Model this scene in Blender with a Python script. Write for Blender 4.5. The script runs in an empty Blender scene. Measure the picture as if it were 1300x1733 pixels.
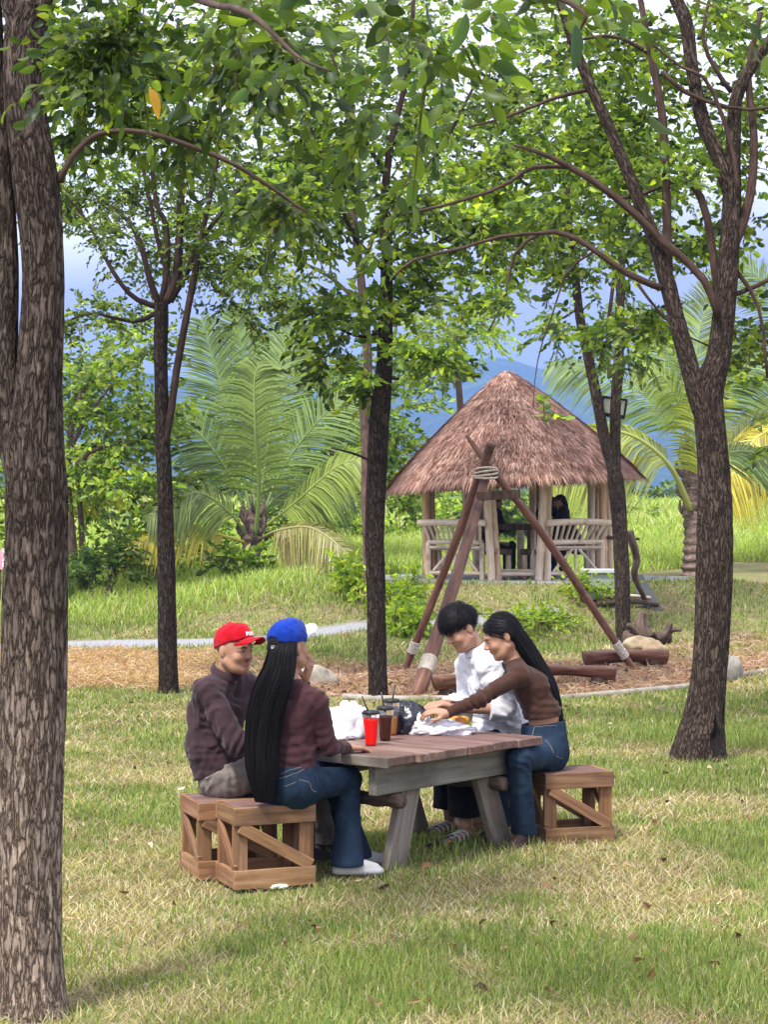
import bpy, math, random
import numpy as np
from mathutils import Vector, Matrix
R = math.radians
random.seed(7); rng = np.random.default_rng(7)
S = bpy.context.scene
COL = S.collection
# ---------------------------------------------------------------- camera
F = 3200.0; HZ = 880.0; H = 1.75            # focal length and horizon row in photo pixels, eye height
cam = bpy.data.objects.new('camera', bpy.data.cameras.new('camera')); COL.objects.link(cam)
cam.data.sensor_fit = 'VERTICAL'; cam.data.sensor_height = 36.0
cam.data.lens = 36.0*F/1733.0
cam.data.clip_start = 0.1; cam.data.clip_end = 9000
cam.location = (0, 0, H)
cam.rotation_euler = (R(90)+math.atan((HZ-866.5)/F), 0, 0)
S.camera = cam
# ---------------------------------------------------------------- sky, sun, exposure
SUN_EL, SUN_AZ = 58.0, 215.0   # azimuth the light comes from, clockwise from +Y
world = bpy.data.worlds.new('World'); S.world = world; world.use_nodes = True
wt = world.node_tree; wt.nodes.clear()
def wn(t, **k):
    n = wt.nodes.new(t)
    for a, b in k.items(): setattr(n, a, b)
    return n
sky = wn('ShaderNodeTexSky', sky_type='NISHITA', sun_disc=False)
sky.sun_elevation = R(SUN_EL); sky.sun_rotation = R(SUN_AZ); sky.air_density = 1.2; sky.dust_density = 2.5
tc = wn('ShaderNodeTexCoord'); mp = wn('ShaderNodeMapping'); mp.inputs['Scale'].default_value = (1.0, 1.0, 2.6)
nz = wn('ShaderNodeTexNoise'); nz.inputs['Scale'].default_value = 4.2; nz.inputs['Detail'].default_value = 7; nz.inputs['Roughness'].default_value = .55
rp = wn('ShaderNodeValToRGB'); rp.color_ramp.elements[0].position = .22; rp.color_ramp.elements[1].position = .45
nz2 = wn('ShaderNodeTexNoise'); nz2.inputs['Scale'].default_value = 2.0; nz2.inputs['Detail'].default_value = 5
cc = wn('ShaderNodeValToRGB')
cc.color_ramp.elements[0].position = .38; cc.color_ramp.elements[0].color = (5.6, 5.4, 8.6, 1)
cc.color_ramp.elements[1].position = .62; cc.color_ramp.elements[1].color = (14, 13.8, 15.5, 1)
mx = wn('ShaderNodeMix', data_type='RGBA')
bg = wn('ShaderNodeBackground'); bg.inputs['Strength'].default_value = 0.08
wo = wn('ShaderNodeOutputWorld')
L = wt.links.new
L(tc.outputs['Generated'], mp.inputs['Vector']); L(mp.outputs[0], nz.inputs['Vector']); L(mp.outputs[0], nz2.inputs['Vector'])
sx = wn('ShaderNodeSeparateXYZ'); L(tc.outputs['Generated'], sx.inputs[0]); mr = wn('ShaderNodeMapRange'); mr.inputs['From Min'].default_value = .11; mr.inputs['From Max'].default_value = .21; mr.inputs['To Min'].default_value = -.24; mr.inputs['To Max'].default_value = .30
L(sx.outputs[2], mr.inputs['Value']); ad = wn('ShaderNodeMath', operation='ADD'); L(nz2.outputs[0], ad.inputs[0]); L(mr.outputs[0], ad.inputs[1])
L(nz.outputs[0], rp.inputs[0]); L(ad.outputs[0], cc.inputs[0])
L(rp.outputs[0], mx.inputs[0]); L(sky.outputs[0], mx.inputs[6]); L(cc.outputs[0], mx.inputs[7])
L(mx.outputs[2], bg.inputs['Color']); L(bg.outputs[0], wo.inputs['Surface'])
sl = bpy.data.lights.new('sun', 'SUN'); sl.energy = 3.8; sl.angle = R(8); sl.color = (1, .95, .87)
so = bpy.data.objects.new('sun', sl); COL.objects.link(so); so.location = (-10, -10, 30)
_el, _az = R(SUN_EL), R(SUN_AZ)
sd = Vector((math.sin(_az)*math.cos(_el), math.cos(_az)*math.cos(_el), math.sin(_el)))
so.rotation_euler = sd.to_track_quat('Z', 'Y').to_euler()
S.view_settings.view_transform = 'Standard'; S.view_settings.look = 'None'
S.view_settings.exposure = 0.80; S.view_settings.gamma = 1.0
S.cycles.max_bounces = 8; S.cycles.transparent_max_bounces = 8; S.cycles.diffuse_bounces = 3
S.cycles.transmission_bounces = 6; S.cycles.glossy_bounces = 2; S.cycles.use_denoising = True
S.cycles.volume_bounces = 0
# ---------------------------------------------------------------- helpers
A = np.array
def P(px, py, d):   # point seen at photo pixel (px, py) at depth d
    return A([(px-650.0)*d/F, d, H-(py-HZ)*d/F])
def nrm(v):
    v = np.asarray(v, float); return v/(np.linalg.norm(v)+1e-12)
def _hash(ix, iy, iz, s):
    h = (ix*374761393 + iy*668265263 + iz*1442695041 + s*1274126177) & 0xffffffff
    h = ((h ^ (h >> 13))*1274126177) & 0xffffffff
    h = ((h ^ (h >> 16))*2246822519) & 0xffffffff
    return ((h ^ (h >> 15)) & 0xffffff)/float(0xffffff)
def vn(p, s=0):     # value noise -1..1 at (n,3) points
    p = np.asarray(p, float); i = np.floor(p).astype(np.int64); f = p-i; f = f*f*(3-2*f); r = 0
    for dx in (0, 1):
        for dy in (0, 1):
            for dz in (0, 1):
                w = (f[..., 0] if dx else 1-f[..., 0])*(f[..., 1] if dy else 1-f[..., 1])*(f[..., 2] if dz else 1-f[..., 2])
                r = r + w*_hash(i[..., 0]+dx, i[..., 1]+dy, i[..., 2]+dz, s)
    return r*2-1
def fbm(p, s=0, o=3):
    r = 0; a = 1.0; t = 0
    for k in range(o):
        r = r+a*vn(np.asarray(p)*(2**k), s+k*17); t += a; a *= .5
    return r/t
def sst(a, b, x):
    t = np.clip((x-a)/(b-a), 0, 1); return t*t*(3-2*t)
def tag(o, label=None, cat=None, group=None, kind=None):
    if label: o['label'] = label
    if cat: o['category'] = cat
    if group: o['group'] = group
    if kind: o['kind'] = kind
    return o
def empty(name, loc, label, cat, group=None, kind=None):
    o = bpy.data.objects.new(name, None); COL.objects.link(o); o.location = Vector(loc); o.empty_display_size = .1
    return tag(o, label, cat, group, kind)
class MB:
    """collects geometry in world coordinates; build() links it as ONE mesh object"""
    def __init__(s): s.v = []; s.l = []; s.c = []; s.g = []; s.col = []; s.n = 0
    def add(s, v, f, g=None, col=(1, 1, 1)):
        v = np.asarray(v, float).reshape(-1, 3)
        for q in (f if isinstance(f, list) else [f]):
            q = np.asarray(q, np.int64)
            if q.size == 0: continue
            s.l.append((q+s.n).ravel()); s.c.append(np.full(len(q), q.shape[1], np.int64))
        s.v.append(v); s.n += len(v)
        s.g.append(np.asarray(v if g is None else g, float).reshape(-1, 3))
        c = np.asarray(col, float); s.col.append(np.broadcast_to(c, (len(v), 3)) if c.ndim == 1 else c)
        return s
    def box(s, c, size, M=None, bev=.003, col=(1, 1, 1), axis=0, seed=None):
        """chamfered box, M = 3x3 whose columns are its axes"""
        M = np.eye(3) if M is None else np.asarray(M, float); h = A(size, float)/2; bev = min(bev, h.min()*.4)
        vs = []; key = {}
        for sx in (-1, 1):
            for sy in (-1, 1):
                for sz in (-1, 1):
                    sg = A([sx, sy, sz])
                    for a in range(3):
                        p = sg*(h-bev); p[a] = sg[a]*h[a]; key[(sx, sy, sz, a)] = len(vs); vs.append(p)
        vs = A(vs); q = []; t = []
        def K(*k): return key[k]
        for a in range(3):
            b, c2 = (a+1) % 3, (a+2) % 3
            for sa in (-1, 1):
                f = []
                for (sb, sc) in ((-1, -1), (1, -1), (1, 1), (-1, 1)):
                    k = [0, 0, 0]; k[a] = sa; k[b] = sb; k[c2] = sc; f.append(K(*k, a))
                q.append(f if sa > 0 else f[::-1])
        for a in range(3):   # edges along a
            b, c2 = (a+1) % 3, (a+2) % 3
            for sb in (-1, 1):
                for sc in (-1, 1):
                    k0 = [0, 0, 0]; k1 = [0, 0, 0]; k0[a] = -1; k1[a] = 1
                    for k in (k0, k1): k[b] = sb; k[c2] = sc
                    f = [K(*k0, b), K(*k1, b), K(*k1, c2), K(*k0, c2)]
                    q.append(f if sb*sc > 0 else f[::-1])
        for sx in (-1, 1):
            for sy in (-1, 1):
                for sz in (-1, 1):
                    f = [K(sx, sy, sz, a) for a in range(3)]; t.append(f if sx*sy*sz > 0 else f[::-1])
        g = np.roll(vs, -axis, 1) + (rng.random(3)*40 if seed is None else seed)
        s.add(vs@M.T+np.asarray(c, float), [A(q), A(t)], g, col); return s
    def beam(s, a, b, w, t, up=(0, 0, 1), col=(1, 1, 1), bev=.003, ext=0):
        """board from a to b, t thick along 'up', w wide across it"""
        a = A(a, float); b = A(b, float); d = nrm(b-a); y = nrm(np.cross(up, d)); z = np.cross(d, y)
        return s.box((a+b)/2, (np.linalg.norm(b-a)+ext, w, t), np.stack([d, y, z], 1), bev, col)
    def tube(s, pts, rad, n=10, cap=True, col=(1, 1, 1), disp=None, sq=None):
        p = np.asarray(pts, float); m = len(p); r = np.broadcast_to(np.asarray(rad, float), (m,))
        T = np.gradient(p, axis=0); T /= np.linalg.norm(T, axis=1)[:, None]+1e-12
        up = A([0, 0, 1.]) if abs(T[0][2]) < .9 else A([0, -1., 0]); U = np.zeros_like(p)
        u = up-T[0]*(up@T[0]); U[0] = nrm(u)
        for i in range(1, m):
            u = U[i-1]-T[i]*(U[i-1]@T[i]); U[i] = nrm(u)
        V = np.cross(T, U); a = np.linspace(0, 2*np.pi, n, endpoint=False)
        ca, sa = np.cos(a), np.sin(a)
        rr = r[:, None]*np.ones(n)
        sl = np.concatenate([[0], np.cumsum(np.linalg.norm(np.diff(p, axis=0), axis=1))])
        G = np.stack([np.broadcast_to(ca, (m, n))*rr, np.broadcast_to(sa, (m, n))*rr, np.broadcast_to(sl[:, None], (m, n))], 2)
        off = rng.random(3)*30 if disp is None else np.zeros(3)
        if disp is not None: rr = rr*(1+disp(G, p))
        k = 1 if sq is None else sq
        v = p[:, None, :]+rr[..., None]*(ca[None, :, None]*U[:, None, :]+sa[None, :, None]*V[:, None, :]*k)
        idx = np.arange(m*n).reshape(m, n); j = np.roll(idx, -1, 1)
        q = np.stack([idx[:-1], j[:-1], j[1:], idx[1:]], 2).reshape(-1, 4)
        vv = v.reshape(-1, 3); gg = (G+off).reshape(-1, 3); fs = [q]
        c = np.asarray(col, float)
        if c.ndim == 2 and len(c) == m: c = np.repeat(c, n, 0)
        if cap:
            vv = np.concatenate([vv, [p[0]-T[0]*r[0]*.15, p[-1]+T[-1]*r[-1]*.15]]); gg = np.concatenate([gg, gg[:1]*0+G[0, 0]+off, gg[:1]*0+G[-1, 0]+off])
            if c.ndim == 2: c = np.concatenate([c, c[:1], c[-1:]])
            fs.append(np.stack([j[0], idx[0], np.full(n, m*n)], 1)); fs.append(np.stack([idx[-1], j[-1], np.full(n, m*n+1)], 1))
        s.add(vv, fs, gg, c); return s
    def build(s, name, mat, parent=None, smooth=False, label=None, loc=None):
        me = bpy.data.meshes.new(name)
        v = np.concatenate(s.v); l = np.concatenate(s.l); c = np.concatenate(s.c)
        g = np.concatenate(s.g); col = np.concatenate(s.col)
        base = np.zeros(3)
        if parent is not None:
            o_ = parent
            while o_ is not None: base = base+A(o_.location); o_ = o_.parent
            own = np.zeros(3)
        else:
            own = A(loc, float) if loc is not None else A([v[:, 0].mean(), v[:, 1].mean(), v[:, 2].min()]); base = own
        v = v-base
        me.vertices.add(len(v)); me.vertices.foreach_set('co', v.astype(np.float32).ravel())
        me.loops.add(len(l)); me.loops.foreach_set('vertex_index', l.astype(np.int32))
        me.polygons.add(len(c)); st = np.concatenate([[0], np.cumsum(c)[:-1]])
        me.polygons.foreach_set('loop_start', st.astype(np.int32))
        me.update(calc_edges=True)
        me.polygons.foreach_set('use_smooth', np.full(len(c), bool(smooth)))
        a = me.attributes.new('grain', 'FLOAT_VECTOR', 'POINT'); a.data.foreach_set('vector', g.astype(np.float32).ravel())
        a = me.attributes.new('tint', 'FLOAT_COLOR', 'POINT'); a.data.foreach_set('color', np.concatenate([col, np.ones((len(col), 1))], 1).astype(np.float32).ravel())
        if isinstance(mat, str): mat = M[mat]
        me.materials.append(mat)
        o = bpy.data.objects.new(name, me); COL.objects.link(o)
        if parent is not None: o.parent = parent
        o.location = Vector(own)
        if label: o['label'] = label
        return o
def textmesh(body, size, extrude=.0012, offset=0, space=1, align='LEFT'):
    fc = bpy.data.curves.new('text', 'FONT'); fc.body = body; fc.size = size; fc.extrude = extrude; fc.offset = offset; fc.space_line = space; fc.align_x = align; to = bpy.data.objects.new('tmp', fc); COL.objects.link(to)
    tm = bpy.data.meshes.new_from_object(to.evaluated_get(bpy.context.evaluated_depsgraph_get())); bpy.data.objects.remove(to); by = {}
    for p_ in tm.polygons: by.setdefault(len(p_.vertices), []).append(list(p_.vertices))
    return A([list(x.co) for x in tm.vertices]), [A(x) for x in by.values()]
def spline(pts, n):
    """Catmull-Rom through rows of pts (any width), n samples"""
    p = np.asarray(pts, float); m = len(p)
    if m == 2: t = np.linspace(0, 1, n)[:, None]; return p[0]*(1-t)+p[1]*t
    q = np.concatenate([[2*p[0]-p[1]], p, [2*p[-1]-p[-2]]]); t = np.linspace(0, m-1-1e-9, n); i = t.astype(int); f = (t-i)[:, None]
    a, b, c, d = q[i], q[i+1], q[i+2], q[i+3]
    return .5*(2*b+(c-a)*f+(2*a-5*b+4*c-d)*f*f+(3*b-a-3*c+d)*f**3)
# ---------------------------------------------------------------- materials
M = {}
def newmat(name):
    m = bpy.data.materials.new(name); m.use_nodes = True; nt = m.node_tree; nt.nodes.clear()
    def N(t, **k):
        n = nt.nodes.new(t)
        for a, b in k.items(): setattr(n, a, b)
        return n
    out = N('ShaderNodeOutputMaterial'); M[name] = m
    return nt, N, nt.links.new, out
def coords(N, L, src='grain', scale=(1, 1, 1)):
    if src == 'object': t = N('ShaderNodeTexCoord'); o = t.outputs['Object']
    else: t = N('ShaderNodeAttribute', attribute_name='grain'); o = t.outputs['Vector']
    m = N('ShaderNodeMapping'); m.inputs['Scale'].default_value = scale; L(o, m.inputs['Vector']); return m.outputs[0]
def ramp(N, cols):
    r = N('ShaderNodeValToRGB'); e = r.color_ramp.elements
    while len(e) < len(cols): e.new(.5)
    for i, (p, c) in enumerate(cols): e[i].position = p; e[i].color = (*c, 1)
    return r
def surf(name, cols, src='grain', scale=(1, 1, 1), ns=8, detail=5, rough=.8, bump=.3, bscale=None, bdist=.01, spec=.3, tint=True, sss=0, sheen=0, extra=None, metal=0, aniso=0):
    """noise-coloured surface times the 'tint' attribute, bumped by a second noise"""
    nt, N, L, out = newmat(name)
    co = coords(N, L, src, scale)
    n = N('ShaderNodeTexNoise'); n.inputs['Scale'].default_value = ns; n.inputs['Detail'].default_value = detail; n.inputs['Roughness'].default_value = .6
    L(co, n.inputs['Vector']); r = ramp(N, cols); L(n.outputs[0], r.inputs[0]); c = r.outputs[0]
    if extra:    # second layer of blotches: (scale, lo, hi, colour)
        n3 = N('ShaderNodeTexNoise'); n3.inputs['Scale'].default_value = extra[0]; n3.inputs['Detail'].default_value = 4
        L(coords(N, L, 'object' if src == 'object' else 'grain'), n3.inputs['Vector'])
        r3 = ramp(N, [(extra[1], (0, 0, 0)), (extra[2], (1, 1, 1))]); L(n3.outputs[0], r3.inputs[0])
        m3 = N('ShaderNodeMix', data_type='RGBA'); L(r3.outputs[0], m3.inputs[0]); L(c, m3.inputs[6]); m3.inputs[7].default_value = (*extra[3], 1); c = m3.outputs[2]
    if tint:
        a = N('ShaderNodeAttribute', attribute_name='tint'); m = N('ShaderNodeMix', data_type='RGBA', blend_type='MULTIPLY'); m.inputs[0].default_value = 1
        L(c, m.inputs[6]); L(a.outputs['Color'], m.inputs[7]); c = m.outputs[2]
    b = N('ShaderNodeBsdfPrincipled'); L(c, b.inputs['Base Color']); b.inputs['Roughness'].default_value = rough
    b.inputs['Specular IOR Level'].default_value = spec; b.inputs['Metallic'].default_value = metal
    if sss: b.inputs['Subsurface Weight'].default_value = sss; b.inputs['Subsurface Radius'].default_value = (.02, .008, .004); b.inputs['Subsurface Scale'].default_value = 1
    if sheen: b.inputs['Sheen Weight'].default_value = sheen; b.inputs['Sheen Roughness'].default_value = .5
    if aniso: b.inputs['Anisotropic'].default_value = aniso
    if bump:
        n2 = N('ShaderNodeTexNoise'); n2.inputs['Scale'].default_value = bscale or ns*2; n2.inputs['Detail'].default_value = 6; L(co, n2.inputs['Vector'])
        bp = N('ShaderNodeBump'); bp.inputs['Strength'].default_value = bump; bp.inputs['Distance'].default_value = bdist
        L(n2.outputs[0], bp.inputs['Height']); L(bp.outputs[0], b.inputs['Normal'])
    L(b.outputs[0], out.inputs['Surface']); return M[name]
def leafmat(name, trans=.45, rough=.45, spec=.35):
    nt, N, L, out = newmat(name)
    a = N('ShaderNodeAttribute', attribute_name='tint')
    b = N('ShaderNodeBsdfPrincipled'); b.inputs['Roughness'].default_value = rough; b.inputs['Specular IOR Level'].default_value = spec
    L(a.outputs['Color'], b.inputs['Base Color'])
    m = N('ShaderNodeMix', data_type='RGBA', blend_type='MULTIPLY'); m.inputs[0].default_value = 1; L(a.outputs['Color'], m.inputs[6]); m.inputs[7].default_value = (1.9, 1.9, .7, 1)
    t = N('ShaderNodeBsdfTranslucent'); L(m.outputs[2], t.inputs['Color'])
    x = N('ShaderNodeMixShader'); x.inputs[0].default_value = trans; L(b.outputs[0], x.inputs[1]); L(t.outputs[0], x.inputs[2]); L(x.outputs[0], out.inputs['Surface'])
leafmat('leaf', .48); leafmat('palm_leaf', .35, .4, .4); leafmat('grass_blade', .35, .7, .15); leafmat('dry_leaf', .15, .8, .1)
def barkmat(name, sc=(25, 25, 5.4)):
    nt, N, L, out = newmat(name); co = coords(N, L, 'grain', sc)
    dn_ = N('ShaderNodeTexNoise'); dn_.inputs['Scale'].default_value = 1.3; dn_.inputs['Detail'].default_value = 5; L(co, dn_.inputs['Vector'])
    ad = N('ShaderNodeVectorMath', operation='MULTIPLY_ADD'); L(dn_.outputs['Color'], ad.inputs[0]); ad.inputs[1].default_value = (2.4, 2.4, 2.0); L(co, ad.inputs[2])
    vo = N('ShaderNodeTexVoronoi', feature='DISTANCE_TO_EDGE'); vo.inputs['Scale'].default_value = 1.5; L(ad.outputs[0], vo.inputs['Vector'])
    vc = N('ShaderNodeTexVoronoi', feature='F1'); vc.inputs['Scale'].default_value = 1.5; L(ad.outputs[0], vc.inputs['Vector'])
    fn = N('ShaderNodeTexNoise'); fn.inputs['Scale'].default_value = 4; fn.inputs['Detail'].default_value = 8; fn.inputs['Roughness'].default_value = .7; L(co, fn.inputs['Vector'])
    r1 = ramp(N, [(.25, (.06, .05, .044)), (.5, (.145, .124, .110)), (.72, (.27, .24, .215))]); L(fn.outputs[0], r1.inputs[0])
    r2 = ramp(N, [(0, (.22, .19, .17)), (.08, (.58, .55, .53)), (.26, (1, 1, 1))]); L(vo.outputs['Distance'], r2.inputs[0])
    sp = N('ShaderNodeSeparateColor'); L(vc.outputs['Color'], sp.inputs[0]); r3 = ramp(N, [(0, (.75, .73, .72)), (1, (1.15, 1.12, 1.08))]); L(sp.outputs[0], r3.inputs[0])
    c = r1.outputs[0]
    for o in (r2.outputs[0], r3.outputs[0], N('ShaderNodeAttribute', attribute_name='tint').outputs['Color']):
        m = N('ShaderNodeMix', data_type='RGBA', blend_type='MULTIPLY'); m.inputs[0].default_value = 1; L(c, m.inputs[6]); L(o, m.inputs[7]); c = m.outputs[2]
    b = N('ShaderNodeBsdfPrincipled'); b.inputs['Roughness'].default_value = .95; b.inputs['Specular IOR Level'].default_value = .1; L(c, b.inputs['Base Color'])
    b1 = N('ShaderNodeBump'); b1.inputs['Strength'].default_value = .9; b1.inputs['Distance'].default_value = .012; L(r2.outputs[0], b1.inputs['Height'])
    b2 = N('ShaderNodeBump'); b2.inputs['Strength'].default_value = .5; b2.inputs['Distance'].default_value = .006; L(fn.outputs[0], b2.inputs['Height']); L(b1.outputs[0], b2.inputs['Normal']); L(b2.outputs[0], b.inputs['Normal'])
    L(b.outputs[0], out.inputs['Surface'])
barkmat('bark')
surf('branch', [(.3, (.045, .03, .025)), (.6, (.13, .09, .075)), (.8, (.22, .17, .14))], scale=(30, 30, 7), ns=1.2, rough=.9, bump=.6, bdist=.003, spec=.15)
surf('wood_red', [(.28, (.07, .026, .018)), (.5, (.20, .085, .055)), (.75, (.33, .165, .105))], scale=(1.6, 22, 22), ns=1.5, rough=.75, bump=.4, bdist=.0009, extra=(2.2, .58, .75, (.10, .06, .045)))
surf('wood_top', [(.28, (.08, .044, .036)), (.5, (.165, .095, .077)), (.75, (.26, .19, .165))], scale=(1.4, 20, 20), ns=1.4, rough=.62, bump=.4, bdist=.0009, extra=(3.0, .56, .75, (.22, .17, .15)))
surf('wood_crate', [(.28, (.11, .056, .026)), (.5, (.24, .135, .066)), (.75, (.38, .245, .14))], scale=(1.6, 24, 24), ns=1.5, rough=.8, bump=.4, bdist=.0009, extra=(3.5, .56, .72, (.12, .075, .05)))
surf('wood_grey', [(.28, (.11, .098, .082)), (.5, (.18, .165, .14)), (.75, (.26, .24, .21))], scale=(1.6, 26, 26), ns=1.5, rough=.9, bump=.5, bdist=.0009, extra=(2.5, .55, .75, (.09, .075, .055)))
surf('log_red', [(.28, (.045, .02, .013)), (.5, (.15, .064, .038)), (.75, (.28, .145, .095))], scale=(16, 16, 2), ns=1.5, rough=.6, bump=.6, bdist=.002, spec=.4, extra=(3, .55, .7, (.03, .015, .012)))
surf('log_dark', [(.28, (.03, .02, .015)), (.5, (.09, .06, .045)), (.75, (.19, .14, .11))], scale=(16, 16, 2), ns=1.5, rough=.85, bump=.6, bdist=.002)
surf('bamboo', [(.28, (.38, .27, .15)), (.5, (.60, .50, .38)), (.75, (.72, .66, .56))], scale=(10, 10, 2), ns=1.3, rough=.55, bump=.15, bdist=.001, extra=(4, .58, .72, (.26, .17, .09)))
surf('rope', [(.3, (.30, .26, .20)), (.6, (.62, .57, .48))], scale=(1, 1, 1), ns=60, rough=.95, bump=.6, bdist=.002)
surf('stone', [(.3, (.16, .14, .11)), (.5, (.30, .27, .22)), (.75, (.45, .42, .37))], src='object', ns=6, rough=.9, bump=.6, bdist=.008, extra=(2.2, .5, .7, (.20, .16, .09)))
surf('skin', [(.3, (.93, .93, .93)), (.7, (1, 1, 1))], src='object', ns=30, rough=.5, bump=.08, bscale=120, bdist=.001, sss=.08, spec=.35)
surf('cloth', [(.3, (.72, .72, .72)), (.7, (1.1, 1.1, 1.1))], src='object', ns=22, rough=.95, bump=.4, bscale=26, bdist=.003, spec=.1, sheen=.1)
surf('denim', [(.3, (.62, .62, .66)), (.5, (.95, .95, .95)), (.7, (1.3, 1.28, 1.2))], src='object', ns=9, rough=.9, bump=.3, bscale=120, bdist=.0006, spec=.15)
surf('hair', [(.3, (.7, .7, .7)), (.7, (1.3, 1.3, 1.3))], src='grain', ns=200, rough=.5, bump=0, spec=.14)
surf('plastic', [(.3, (.9, .9, .9)), (.7, (1, 1, 1))], src='object', ns=10, rough=.4, bump=.05, spec=.5)
surf('crinkle', [(.3, (.92, .92, .92)), (.7, (1, 1, 1))], src='object', ns=10, rough=.3, bump=.5, bscale=26, bdist=.004, spec=.5)
surf('matte', [(.3, (.85, .85, .85)), (.7, (1, 1, 1))], src='object', ns=20, rough=.9, bump=.3, bscale=60, bdist=.001)
surf('thatch', [(.25, (.20, .11, .08)), (.45, (.38, .225, .17)), (.62, (.52, .345, .275)), (.8, (.64, .48, .40))], src='object', ns=5, rough=.95, bump=.4, bscale=30, bdist=.004)
def glassy(name, color, rough, trans, ior=1.33):
    nt, N, L, out = newmat(name); b = N('ShaderNodeBsdfPrincipled'); b.inputs['Base Color'].default_value = (*color, 1)
    b.inputs['Roughness'].default_value = rough; b.inputs['Transmission Weight'].default_value = trans; b.inputs['IOR'].default_value = ior
    L(b.outputs[0], out.inputs['Surface'])
glassy('clear_plastic', (.95, .95, .95), .08, .92, 1.15)
glassy('cola', (.055, .018, .010), .1, .12); glassy('tea', (.42, .17, .05), .1, .3); glassy('red_drink', (.80, .012, .010), .12, .1)
# ================================================================ GROUND
HX, HY = 2.05, 30.4
def gz(x, y):
    x = np.asarray(x, float); y = np.asarray(y, float)
    b = np.interp(y, [-50, 20, 25, 29, 33, 37, 45, 80, 200, 3000], [0, 0, .08, .3, .5, .75, 1.1, 2.1, 3.2, 4.5])
    r = np.hypot((x-HX)*.8, y-HY)
    b = b + (1-sst(2.4, 5.2, r))*np.clip(.82-b, 0, 1)*1.0
    return b
def gzn(x, y):   # with the small bumps of the turf
    x = np.asarray(x, float); y = np.asarray(y, float)
    p = np.stack([x, y, 0*x], -1)
    return gz(x, y)+.02*fbm(p*.8, 3, 2)*sst(2, 6, y)
def flat_py(py, z=0.0): return F*(H-z)/(py-HZ)
def bed_edge(x):      # near edge (a curb) of the bed of dry clippings round the tripod
    return np.interp(x, [-2.2, -1.2, 0, 1.7, 3.1, 4.0, 6], [20.0, 19.0, 18.3, 18.35, 19.6, 21.0, 23.5])
def bed(x, y):
    far = np.interp(x, [-2.2, -1.0, 1, 3, 5], [20.5, 22.2, 22.8, 23.0, 23.5])
    return sst(0, .25, y-bed_edge(x))*sst(0, .6, far-y)*sst(-2.0, -1.0, x)
def straw(x, y):      # heap of raked reddish hay on the left
    return sst(19.2, 20.4, y)*(1-sst(23.6, 24.4, y))*(1-sst(-2.6, -1.4, x))
def path(x, y):       # gravel track
    c = np.interp(x, [-12, -4, -.4, 2, 6, 9], [24.3, 24.9, 26.3, 26.4, 27.2, 28]); w = np.interp(x, [-6, -3, -.5, 2, 3], [.6, .5, .16, .12, 0])
    return (1-sst(w-.1, w+.12, np.abs(y-c+.12*np.sin(x*1.9))))*(w > .05)
def pad(x, y):
    r = np.hypot((x-HX)*.86, (y-HY)*1.0); return 1-sst(2.3, 2.6, r+.12*vn(np.stack([x*2, y*2, 0*x], -1), 5))
def mk_ground():
    xs = np.concatenate([np.linspace(-3500, -60, 16), np.linspace(-50, -9, 30), np.linspace(-8, 8, 170), np.linspace(9, 50, 30), np.linspace(60, 3500, 16)])
    ys = np.concatenate([np.linspace(-40, 3, 12), np.linspace(3.3, 36, 330), np.linspace(37, 120, 80), np.geomspace(125, 3600, 20)])
    X, Y = np.meshgrid(xs, ys, indexing='ij'); Z = gzn(X, Y)
    v = np.stack([X, Y, Z], -1).reshape(-1, 3); n, m = X.shape; i = np.arange(n*m).reshape(n, m)
    q = np.stack([i[:-1, :-1], i[1:, :-1], i[1:, 1:], i[:-1, 1:]], -1).reshape(-1, 4)
    x, y = v[:, 0], v[:, 1]
    c = np.stack([np.maximum(bed(x, y), 0), np.maximum(path(x, y), pad(x, y)), straw(x, y)], 1)   # tint channels = bed, gravel, hay
    b = MB(); b.add(v, q, v, c); return b
nt, N, Lk, out = newmat('ground')
tcg = N('ShaderNodeAttribute', attribute_name='grain'); at = N('ShaderNodeAttribute', attribute_name='tint'); sp = N('ShaderNodeSeparateColor'); Lk(at.outputs['Color'], sp.inputs[0])
def _n(scale, det=6, ro=.6):
    n = N('ShaderNodeTexNoise'); n.inputs['Scale'].default_value = scale; n.inputs['Detail'].default_value = det; n.inputs['Roughness'].default_value = ro; Lk(tcg.outputs['Vector'], n.inputs['Vector']); return n.outputs[0]
def _mix(f, a, b):
    m = N('ShaderNodeMix', data_type='RGBA'); Lk(f, m.inputs[0]) if not isinstance(f, float) else setattr(m.inputs[0], 'default_value', f)
    Lk(a, m.inputs[6]); Lk(b, m.inputs[7]); return m.outputs[2]
g1 = ramp(N, [(.3, (.09, .10, .03)), (.5, (.18, .20, .06)), (.7, (.26, .28, .10))]); Lk(_n(25), g1.inputs[0])
g2 = ramp(N, [(.3, (.07, .05, .03)), (.5, (.18, .14, .08)), (.7, (.30, .25, .15))]); Lk(_n(40), g2.inputs[0])
gm = ramp(N, [(.35, (0, 0, 0)), (.62, (1, 1, 1))]); Lk(_n(2.2, 7), gm.inputs[0])
c = _mix(gm.outputs[0], g1.outputs[0], g2.outputs[0])
g3 = ramp(N, [(.3, (.11, .06, .04)), (.5, (.26, .16, .115)), (.7, (.38, .27, .20))]); Lk(_n(30), g3.inputs[0]); c = _mix(sp.outputs[0], c, g3.outputs[0])
g5 = ramp(N, [(.3, (.13, .08, .05)), (.5, (.30, .20, .13)), (.7, (.42, .31, .22))]); Lk(_n(30), g5.inputs[0]); c = _mix(sp.outputs[2], c, g5.outputs[0])
g4 = ramp(N, [(.35, (.16, .16, .175)), (.5, (.28, .28, .305)), (.65, (.42, .42, .45))]); Lk(_n(45, 8, .8), g4.inputs[0]); c = _mix(sp.outputs[1], c, g4.outputs[0])
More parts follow.
